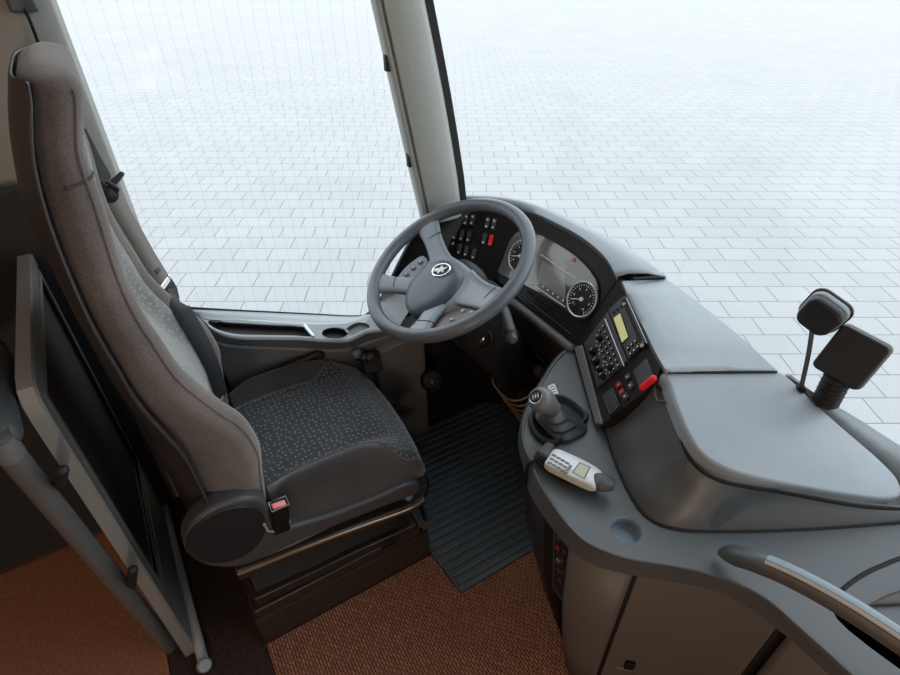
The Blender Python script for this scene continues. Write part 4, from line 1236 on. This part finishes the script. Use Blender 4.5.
# round floor-level valve in the dark ahead
rc = AX(431, 381, .12)
rv = obj('round_fitting', G().lathe([(.034, -.02), (.034, .004), (.030, .006), (.027, .002), (.026, -.01), (.0001, -.012)], rc, (.6, -.5, .6), n=28), BLACK, arm)
obj('fitting_cap', G().lathe([(.009, -.01), (.009, .004), (.0001, .006)], rc, (.6, -.5, .6), n=14), STEEL, rv)

# ================================================================== DRIVER SEAT
SX = -1.03
seat = thing('driver_seat', 'high-backed velour driver seat with dotted centre panels', 'seat', (SX, .15, .12))
# --- backrest: stations (z, front y of the bolster, half width, bolster depth, thickness)
ST = [(.40, .035, .215, .03, .145), (.48, .045, .226, .045, .16), (.57, .055, .230, .055, .17), (.62, .062, .231, .060, .182), (.68, .055, .231, .062, .174), (.72, .042, .230, .062, .160), (.76, .020, .229, .060, .140), (.85, -.020, .226, .052, .110), (.92, -.034, .222, .046, .098), (.99, -.046, .217, .040, .088),
      (1.06, -.048, .209, .034, .086), (1.15, -.040, .193, .024, .092), (1.22, -.038, .178, .014, .080), (1.265, -.024, .168, .008, .080), (1.292, -.016, .158, .004, .077), (1.312, -.022, .142, .002, .062), (1.322, -.038, .10, 0, .028)]
def stn(k):       # smooth interpolation of stations
    i = max(0, min(len(ST) - 2, int(k))); f = k - i
    def c(j):
        a0, a1, a2, a3 = ST[max(i - 1, 0)][j], ST[i][j], ST[i + 1][j], ST[min(i + 2, len(ST) - 1)][j]
        return .5 * (2 * a1 + (a2 - a0) * f + (2 * a0 - 5 * a1 + 4 * a2 - a3) * f * f + (3 * a1 - a0 - 3 * a2 + a3) * f ** 3)
    return [c(j) for j in range(5)]
def smooth(x): x = max(0, min(1, x)); return x * x * (3 - 2 * x)
def back_ring(k, n=72, grow_=0.0, xs=1.0):
    z, yf, hw, bd, th = stn(k)
    hw += grow_; th2 = th
    pts = []
    nf = 40
    for i in range(nf + 1):              # front, from right to left
        s = 1 - 2 * i / nf               # +1 right .. -1 left
        bol = smooth((abs(s) - .42) / .36)
        y = yf - bd * (1 - bol)
        e = abs(s) ** 9                  # rounding to the side
        y -= e * min(.042, th * .42)
        x = hw * math.copysign(abs(s) ** .92, s) * xs
        pts.append(V((SX + x, y, z)))
    yr = yf - th - grow_
    nb = 30
    y0 = pts[-1].y
    for i in range(1, nb):               # back, from left to right
        s = -1 + 2 * i / nb
        e = abs(s) ** 5
        y = yr + e * (y0 - yr) * .75
        pts.append(V((SX + hw * s * 1.0, y, z)))
    return pts
NB = 80
ks = [i * (len(ST) - 1) / NB for i in range(NB + 1)]
bk = obj('backrest', G().loft([back_ring(k) for k in ks]), VELOUR, seat, angle=80)
# dotted centre panel, slightly proud of the pile
cp = []
for k in [1.2 + i * (12.6 - 1.2) / 50 for i in range(51)]:
    z, yf, hw, bd, th = stn(k); row = []
    for i in range(21):
        s = .62 - 1.24 * i / 20; bol = smooth((abs(s) - .42) / .36)
        row.append(V((SX + hw * math.copysign(abs(s) ** .92, s), yf - bd * (1 - bol) + .0022, z)))
    cp.append(row)
obj('centre_panel', G().loft(cp, cap=False, closed=False), DOTBACK, bk, solid=.003, soff=0, angle=80)
# seams on both bolsters
for sgn in (1, -1):
    pl = []
    for k in [.9 + i * (14.2 - .9) / 40 for i in range(41)]:
        z, yf, hw, bd, th = stn(k); s = .90 * sgn; bol = smooth((abs(s) - .42) / .36)
        y = yf - bd * (1 - bol) - abs(s) ** 9 * min(.042, th * .42)
        pl.append(V((SX + hw * math.copysign(abs(s) ** .92, s), y + .0005, z)))
    obj('piping', G().tube(pl, .0026, n=8, smooth=False), VELOUR, bk)
for k_, in ((11.55,),):      # cross seam under the headrest
    r_ = back_ring(k_); obj('headrest_seam', G().tube([p + (p - V((SX, p.y - .02, p.z))).normalized() * .0004 for p in r_[0:41:2]], .0022, n=8), mat('seam_dark', (.05, .042, .04), .9), bk)
# --- plastic shell hugging the rear half
sh = []
for k in [.0 + i * 15.0 / 60 for i in range(61)]:
    r_ = back_ring(k, grow_=.007); z, yf, hw, bd, th = stn(k)
    n_all = len(r_)
    # seam position moves: near the rear low down, further forward in the middle
    rear = r_[40:] + [r_[0]]
    c = V((SX, yf - th * .5, z))
    seam_f = .32
    row = []
    L = yf - th - .007; cut = L + th * seam_f
    for p in rear:
        q = V(p)
        if q.y > cut: q.y = cut
        row.append(q)
    sh.append(row)
obj('backrest_shell', G().loft(sh, cap=False, closed=False), mat('shell_brown', (.040, .034, .033), .42, bump=.08, bscale=900), seat, solid=.004, soff=0, angle=60)

# --- cushion
def cush(s, t, lift=0.0, top=True):
    """s -1..1 across (right = +), t 0..1 from rear to front"""
    y = -.06 + t * .475
    hw = .236 - (.022 if s > 0 else .010) * smooth((t - .74) / .26) - .008 * smooth((.15 - t) / .15)
    x = SX + s * hw
    y += .020 * (1 - s * s) * smooth((t - .6) / .4)
    ramp = smooth((t - .12) / .25) * (1 - smooth((t - .66) / .26))
    rear = .012 * smooth((.3 - t) / .3)
    h = .436 + .018 * math.sin(PI * min(1, t * 1.1)) - .020 * smooth((t - .82) / .18)
    bol = smooth((abs(s) - .55) / .30)
    h += bol * ((.062 if s > 0 else .046) * ramp + .010)
    fs = (1 - abs(s) ** 7) ** .45
    ft = (1 - max(0, (t - .72) / .28) ** 3.2) ** .5 if t > .72 else 1
    z = .362 + (h - .362) * fs * ft
    return V((x, y, z + lift))
n1, n2 = 49, 45
gr = [[cush(-1 + 2 * i / (n1 - 1), j / (n2 - 1)) for i in range(n1)] for j in range(n2)]
g = G(); vs = [p for r in gr for p in r]; fs = []
for j in range(n2 - 1):
    for i in range(n1 - 1):
        a = j * n1 + i; fs.append((a, a + 1, a + n1 + 1, a + n1))
g.add(vs, fs)
bl = [gr[0][i] for i in range(n1)] + [gr[j][n1 - 1] for j in range(1, n2)] + [gr[n2 - 1][i] for i in range(n1 - 2, -1, -1)] + [gr[j][0] for j in range(n2 - 2, 0, -1)]
def sk_(k, z): 
    return [V((SX + (p.x - SX) * k, .17 + (p.y - .17) * k, min(p.z, z) if z > .362 else z)) for p in bl]
g.loft([bl, sk_(1.005, .345), sk_(.985, .325), sk_(.9, .318)], cap=False)
cu_ = obj('seat_cushion', g, VELOURD, seat, angle=80)
# dotted centre, its edge arcs out to the front corners
rows = []
for j in range(45):
    t = .0 + .985 * j / 44
    w_ = .60 + .34 * smooth((t - .66) / .26)
    rows.append([cush(w_ * (-1 + 2 * i / 40), t, .0022) for i in range(41)])
obj('centre_panel', G().loft(rows, cap=False, closed=False), DOTTED, cu_, solid=.003, soff=0, angle=80)
pl = [cush(s * .92, .22, .0025) for s in [-1 + 2 * i / 30 for i in range(31)]]
obj('cross_seam', G().tube(pl, .0022, n=6, smooth=False), GAP, cu_)
for sgn in (1, -1):
    pl = [cush(sgn * (.60 + .34 * smooth((t - .66) / .26)), t, .002) for t in [.02 + .93 * i / 40 for i in range(41)]]
    obj('piping', G().tube(pl, .002, n=6, smooth=False), VELOUR, cu_)
# --- side shield with hinge boss, buckle
XS = SX + .252
shp = [(184, 547), (187, 534), (196, 521), (212, 509), (232, 501.5), (252, 498.5), (264, 502), (270, 512), (274, 523), (283, 529), (297, 526), (330, 516), (372, 500), (412, 484), (421, 486), (419, 493), (385, 507), (340, 525), (300, 542), (268, 557), (240, 567), (214, 568), (194, 560)]
SHP = catmull([PX(u, v, XS) for u, v in shp], 110, closed=True)
obj('side_shield', G().prism(SHP, V((-.045, 0, 0))), GREYD, seat, bevel=.008, seg=3, angle=60)
bs_px = [(186, 547), (192, 531), (206, 518), (228, 509), (250, 507), (262, 513), (266, 525), (262, 540), (250, 553), (230, 562), (208, 563), (193, 557)]
BSP = catmull([PX(u, v, XS + .004) for u, v in bs_px], 60, closed=True)
obj('hinge_cover', G().prism(BSP, V((-.010, 0, 0))), DARK, seat, bevel=.003, angle=60)
# buckle
bt = PX(279, 506, XS - .004)
bax = (V((0, .13, 1)).normalized())
b_ax = (V((0, 1, -.13)).normalized(), V((1, 0, 0)), bax)
bu = obj('belt_buckle', G().box(bt - bax * .035 , (.036, .024, .085), b_ax), BLACK, seat, bevel=.005, seg=3)
obj('release_button', G().box(bt + bax * .0085 + V((.003, -.001, 0)), (.028, .014, .004), b_ax), PINK, bu, bevel=.002)['label'] = 'pale red release button'
obj('buckle_slot', G().box(bt + bax * .0085 + V((-.008, 0, 0)), (.026, .004, .003), b_ax), GAP, bu)
obj('buckle_frame', G().tube([bt + bax * .007 + V((x, y, 0)) for x, y in ((-.012, -.018), (.012, -.018), (.012, .018), (-.012, .018), (-.012, -.018))], .0016, n=6, smooth=False), ALU, bu)
obj('buckle_base', G().tube([PX(u, v, XS + .004) for u, v in ((264, 524), (268, 531), (274, 531.5), (288, 527), (289, 521))], .0032, n=8, smooth=False), PLASTL, bu)
# --- suspension
def slab(name, pts_side, x0, x1, m, bev=.004):
    return obj(name, G().prism([V((x1, y, z)) for y, z in pts_side], V((x0 - x1, 0, 0))), m, seat, bevel=bev, seg=3)
slab('suspension_tray', [(-.07, .345), (.20, .302), (.36, .275), (.395, .285), (.40, .272), (.375, .245), (.20, .262), (-.07, .305)], SX - .23, SX + .245, STEEL, .006)
slab('cushion_pan', [(-.06, .37), (.36, .335), (.375, .32), (.34, .29), (-.06, .34)], SX - .20, SX + .215, BLACK)
obj('tray_edge_glint', G().tube([V((SX + .246, y, z)) for y, z in ((-.066, .337), (.07, .318), (.20, .296), (.36, .268), (.39, .277))], .0045, n=8), mat('tray_glint_bronze', (.34, .24, .17), .3, metal=.7), seat)  # warm glint along the tray edge, put in as a bronze tube
g = G(); rings = []
for k in range(9):
    t = k / 8; z0 = .262 - .08 * t; w_ = .225 - (.010 if k % 2 else 0)
    rings.append([V((SX + sx_ * w_, y, z0 + (.028 if y < 0 else -.012))) for sx_, y in ((1, -.05), (1, .36), (-1, .36), (-1, -.05))])
obj('suspension_bellows', g.loft(rings), BLACK, seat)
slab('lower_tray', [(-.06, .205), (.20, .190), (.375, .172), (.385, .160), (.37, .150), (-.06, .175)], SX - .225, SX + .24, mat('tray_black', (.02, .018, .017), .35), .005)
for sgn in (1, -1):
    x = SX + sgn * .225
    obj('floor_rail', G().box((x, .16, .139), (.030, .46, .034)), STEEL if sgn > 0 else BLACK, seat, bevel=.004)
obj('rail_stop', G().box((SX + .238, .29, .160), (.016, .05, .018)), BLACK, seat, bevel=.002)
obj('adjust_lever', G().tube([(SX + .235, .40, .172), (SX + .16, .415, .160), (SX - .16, .415, .160)], .006, n=8), BLACK, seat)
obj('adjust_knob', G().lathe([(.013, 0), (.013, .014), (.008, .018), (.0001, .018)], PX(406, 494, SX + .235), (1, .3, .3), n=16), mat('knob_bluegrey', (.16, .20, .24), .35), seat)
cb = [PX(u, v, SX + .225) for u, v in ((420, 478), (425.5, 477), (428, 486), (424, 498), (417, 508))]
obj('cable', G().tube(cb, .0035, n=8), BLACK, seat)
slab('front_bracket', [(.375, .130), (.425, .130), (.425, .150), (.375, .185)], SX + .16, SX + .24, mat('bracket_blue', (.06, .075, .09), .35), .003)
# --- integrated belt on the window side
XBELT = SX - .232
bl_px = [(107, 186, -.22), (118, 205, -.225), (135, 234, -.24), (150, 260, -.25), (165, 284, -.252)]
bl2_px = [(165, 284, -.252), (181, 308, -.25), (197, 335, -.25), (210, 362, -.25), (220, 390, -.245), (229, 412, -.235)]
from mathutils.bvhtree import BVHTree
me_ = bk.data; off_ = wloc(bk)
BV = BVHTree.FromPolygons([tuple(v.co + off_) for v in me_.vertices], [tuple(p.vertices) for p in me_.polygons])
def band(name, pxs, w, m, par):
    n = 40
    uv = catmull([V((u, v, o_)) for u, v, o_ in pxs], n); P_ = []
    for q in uv:                          # the webbing lies over the window-side bolster
        x_ = SX + q.z; d = ray(q.x, q.y).normalized()
        h_, no, ix, ds = BV.ray_cast(CAM, d)
        p = PX(q.x, q.y, x_)
        if h_ is not None and h_.x < SX - .06 and (h_ - CAM).length < (p - CAM).length + .01: p = h_ - d * .010
        P_.append(p)
    for _ in range(4): P_ = [P_[0]] + [(P_[i - 1] + P_[i] * 2 + P_[i + 1]) / 4 for i in range(1, n - 1)] + [P_[-1]]
    P_ = [p - (p - CAM).normalized() * .004 for p in P_]
    L = []; R_ = []
    for i, p in enumerate(P_):
        t_ = (P_[min(i + 1, n - 1)] - P_[max(i - 1, 0)]).normalized(); nrm = V((.75, .60, .3)).normalized()
        s_ = t_.cross(nrm).normalized(); L.append(p + s_ * w / 2); R_.append(p - s_ * w / 2)
    return obj(name, G().loft([L, R_], cap=False, closed=False), m, par, solid=.002, soff=0)
BELT = mat('belt_webbing', (.020, .022, .026), .7, bump=.4, bscale=900)
BELTL = mat('belt_webbing_lit', (.20, .19, .17), .7, bump=.4, bscale=900)  # same webbing; daylight on the upper run put into its colour
be = band('seat_belt', bl2_px, .044, BELT, seat)
band('belt_upper', bl_px, .040, BELTL, be)
tc_ = PX(165, 283, SX - .248)
A2_ = (V((.5, -.6, .2)).normalized(),)
dirn = (PX(181, 308, SX - .25) - PX(150, 260, SX - .25)).normalized(); nrm = V((.55, .75, .3)).normalized(); sd = dirn.cross(nrm).normalized(); nrm = sd.cross(dirn)
obj('belt_tongue', G().box(tc_, (.050, .014, .008), (sd, dirn, nrm)), CHROME, be, bevel=.002)
tg = PX(157, 270, SX - .252); obj('belt_stop', G().box(tg, (.02, .012, .010), (sd, dirn, nrm)), GREYD, be, bevel=.002)
# guide and its release lever at the shoulder
gc = PX(106, 184, SX - .205)
gd = obj('belt_guide', G().tube([PX(u, v, SX - .20) for u, v in ((97, 172), (101, 183), (106, 191), (114, 193), (117, 189), (110, 184), (102, 178), (97, 172))], .0045, n=10), DARK, seat)
obj('guide_lever', G().tube([PX(u, v, SX - .225) for u, v in ((108, 187), (114, 182), (119, 177), (122, 173.5))], lambda t: (.008 - .003 * t, .004), n=10), GREYD, gd)
obj('guide_hook', G().lathe([(.016, -.008), (.018, 0), (.016, .008), (.008, .012), (.0001, .012)], PX(109, 194, SX - .205), (1, .2, .3), n=18), DARK, gd)
# shoulder wing on the window side that carries the belt guide
wing = [(86, 128), (93, 140), (102, 158), (112, 178), (107, 182), (98, 180), (90, 160)]
WG = catmull([PX(u, v, SX - .175) for u, v in wing], 40, closed=True)
obj('shoulder_wing', G().prism(WG, V((-.03, -.03, 0))), mat('wing_velour', (.11, .115, .11), .9, sheen=.4, noise=.1, nscale=200), bk, bevel=.008, seg=3, angle=60)

# plinth and floor coverings
g = G().box((SX, .165, .0595), (.484, .483, .117)); tag(obj('seat_plinth', g, CARPETD, bevel=.006), 'dark carpeted plinth under the driver seat', 'plinth')
cp_ = [V((-.784, .407, .0)), V((-.642, .420, .0)), V((-.642, .72, 0)), V((-.30, .72, 0)), V((.10, .60, .0)), V((.30, .60, 0)), V((.30, -.072, .0)), V((-.784, -.072, .0))]
g = G().prism(orient(cp_), UZ * .006); tag(obj('carpet', g, CARPET), 'brown ribbed loop carpet on the aisle floor beside the seat', 'carpet')
# ribbed rubber mat
g = G()
mp_ = [V((-.784, .411, 0)), V((-.645, .424, 0)), V((-.645, 1.04, 0)), V((-1.24, 1.04, 0)), V((-1.24, .411, 0))]
g.prism(orient(mp_), UZ * .004)
x = -1.22
while x < -.655:
    y0 = .415 if x < -.79 else .418 + .012 * (x + .784) / .14
    g.box((x, (y0 + 1.03) / 2, .0065), (.014, 1.03 - y0, .006)); x += .0262
tag(obj('floor_mat', g, RIBM, bevel=.0015), 'dark ribbed rubber mat in the driver footwell', 'floor mat')
# footwell end wall
g = G().box((-.86, 1.075, .25), (.86, .03, .50)); struct(obj('wall_footwell', g, BLACK))

# ================================================================== PARTITION BEHIND THE SEAT
YP = -.243
pn = thing('partition', 'dark partition panel in a grey metal frame behind the driver seat', 'partition', (-1.12, YP, 0))
fo_px = [(22.5, 236), (23, 330), (24.5, 408), (29, 420), (38, 436), (100, 530), (176, 643), (200, 672)]
FO2 = [PY(u, v, YP) for u, v in fo_px]
xr = -.895; ztop = .86
out_ = [V((-1.375, YP, ztop)), V((-.955, YP, ztop - .005)), V((-.925, YP, ztop - .018)), V((-.912, YP, ztop - .05)), V((-.912, YP, .0)), V((-1.375, YP, .0))]
o1 = [V((-1.375, YP, .908)), V((-.915, YP, .894)), V((-.885, YP, .887)), V((-.868, YP, .868)), V((-.864, YP, .835)), V((-.862, YP, .0)), V((-1.375, YP, .0))]
def off_poly(poly, d):
    n = len(poly); o = []
    for i, p in enumerate(poly):
        a = (p - poly[i - 1]).normalized(); b = (poly[(i + 1) % n] - p).normalized()
        na = V((-a.z, 0, a.x)); nb = V((-b.z, 0, b.x)); m_ = (na + nb)
        m_ = m_ / max(.2, (1 + na.dot(nb)))
        o.append(p + m_ * d)
    return o
sgn = 1
tst = off_poly(o1, .01)
if sum((p - V((-1.15, YP, .45))).length for p in tst) > sum((p - V((-1.15, YP, .45))).length for p in o1): sgn = -1
def raise_(poly, z): return [V((p.x, p.y, z if p.z < .2 else p.z)) for p in poly]
i1_ = raise_(off_poly(o1, sgn * .028), .225); i2_ = raise_(off_poly(o1, sgn * .034), .235); i3_ = raise_(off_poly(o1, sgn * .050), .26)
def fw_(poly, d): return [p + V((0, d, 0)) for p in poly]
g = G().loft([fw_(o1, -.012), fw_(o1, .010), fw_(off_poly(o1, sgn * .004), .014), fw_(i1_, .014), fw_(raise_(off_poly(o1, sgn * .030), .228), .007), fw_(i2_, .007), fw_(raise_(off_poly(o1, sgn * .036), .238), .014), fw_(i3_, .014), fw_(i3_, -.012)], cap=False)
obj('frame', g, mat('frame_alu', (.30, .31, .31), .40, metal=.3), pn, angle=30)
obj('panel', G().prism(fw_(i3_, -.006), V((0, .008, 0))), PANELDK, pn)
obj('inner_bead', G().tube([p + V((0, .008, 0)) for p in i3_] + [i3_[0] + V((0, .008, 0))], .004, n=8, smooth=False), BLACK, pn)
obj('foot_rail', G().tube([V((-1.40, YP + .012, .016)), V((-.805, YP + .026, .016))], .013, n=12, smooth=False), mat('foot_rail_grey', (.42, .43, .425), .4), pn)
obj('foot_cap', G().lathe([(.016, -.004), (.018, .006), (.014, .014), (.0001, .016)], V((-.81, YP + .026, .018)), (.6, .2, .7), n=18), PLASTL, pn)

po_ = thing('stanchion', 'thick dark grey stanchion tube with rubber grip at the rear left', 'grab pole', (-.9, -.29, 0))
pts = [PY(-6, 434, -.285), PY(30, 478, -.285), PY(110, 575, -.285), PY(188, 668, -.285)]
d_ = (pts[-1] - pts[0]).normalized()
pts[-1] = pts[-1] + d_ * 0
foot = V(pts[-1]); foot = pts[0] + (pts[-1] - pts[0]) * ((pts[0].z - 0.0) / (pts[0].z - pts[-1].z))
obj('tube', G().tube([pts[0], pts[0].lerp(foot, .5), foot], .0185, n=20, round_end=False), mat('pole_grey', (.105, .115, .12), .32, coat=.2), po_)
gr_ = [PY(6, 434, -.285), PY(-1, 415, -.288), PY(-4, 385, -.30), PY(-10, 350, -.33)]
obj('rubber_grip', G().tube([PY(2, 434, -.283), PY(-3, 415, -.286), PY(-5, 390, -.296), PY(-6, 372, -.31), PY(-12, 352, -.35)], lambda t: .026 + .006 * math.sin(min(1, t * 1.6) * PI / 2), n=20), mat('grip_rubber', (.075, .085, .092), .5), po_)
obj('grip_sleeve', G().tube([pts[0].lerp(foot, .012), pts[0].lerp(foot, .06)], .0195, n=20, smooth=False, round_end=False), mat('sleeve', (.16, .165, .165), .35), po_)
for u, v in ((53.5, 474), (126, 573)):
    p = PY(u, v, YP); q = PY(u + 5, v + 16, -.28)
    obj('clip', G().tube([p + V((0, .012, .0)), q], (.0095), n=12, smooth=False), RUBBER, po_)
# dark padded panel behind the frame; its lower part stands in for shade
g = G().box((-1.362, -.76, .535), (.034, 1.14, 1.03)); tag(obj('wall_pad', g, mat('wall_pad_cloth', (.020, .024, .030), .7, noise=.2, nscale=150, sheen=.2), bevel=.012, seg=4), 'dark blue padded panel on the wall left of the metal frame', 'wall panel')
# warm-coloured floor covering behind the partition
bp_ = [V((-1.37, -.295, 0)), V((-.30, -.295, 0)), V((-.30, -2.0, 0)), V((-1.37, -2.0, 0))]
g = G().prism(orient(bp_), UZ * .006); tag(obj('floor_covering', g, BOARD), 'orange brown speckled floor covering behind the partition', 'floor covering')

# ================================================================== LIGHT
wd = bpy.data.worlds.new('overcast_sky'); SC.world = wd; wd.use_nodes = True
nt = wd.node_tree; bg = nt.nodes['Background']
tc = nt.nodes.new('ShaderNodeTexCoord'); sp_ = nt.nodes.new('ShaderNodeSeparateXYZ'); nt.links.new(tc.outputs['Generated'], sp_.inputs[0])
rp = nt.nodes.new('ShaderNodeValToRGB')
rp.color_ramp.elements[0].position = .0; rp.color_ramp.elements[0].color = (.955, .972, .99, 1)
rp.color_ramp.elements[1].position = 1.0; rp.color_ramp.elements[1].color = (.84, .93, 1.0, 1)
nt.links.new(sp_.outputs['Z'], rp.inputs[0]); nt.links.new(rp.outputs[0], bg.inputs[0])
bg.inputs[1].default_value = 2.35

def lamp(name, loc, to, size, power, col, label):
    ld = bpy.data.lights.new(name, 'AREA'); ld.energy = power; ld.size = size; ld.color = col; ld.shape = 'DISK'
    lo_ = bpy.data.objects.new(name, ld); COL.objects.link(lo_); lo_.location = loc
    lo_.rotation_euler = (V(to) - V(loc)).to_track_quat('-Z', 'Y').to_euler()
    return lo_
lamp('warm_fill', (1.06, -.35, .80), (-.2, .62, .35), .22, 10, (1, .70, .48), '')  # added warm fill, aimed at console and carpet and clear of the headrest
lamp('ceiling_lamp', (.55, -.9, 1.98), (.2, .1, .2), .35, 6, (1, .72, .50), '')
lamp('aisle_lamp', (-.6, -1.7, 1.98), (-.8, -.6, 0), .35, 7, (1, .62, .38), '')

SC.view_settings.view_transform = 'Standard'
SC.view_settings.look = 'None'
SC.view_settings.exposure = 0.0
SC.view_settings.gamma = 1.0
SC.view_settings.use_curve_mapping = False
SC.cycles.use_denoising = True
SC.cycles.max_bounces = 10
SC.cycles.transparent_max_bounces = 16
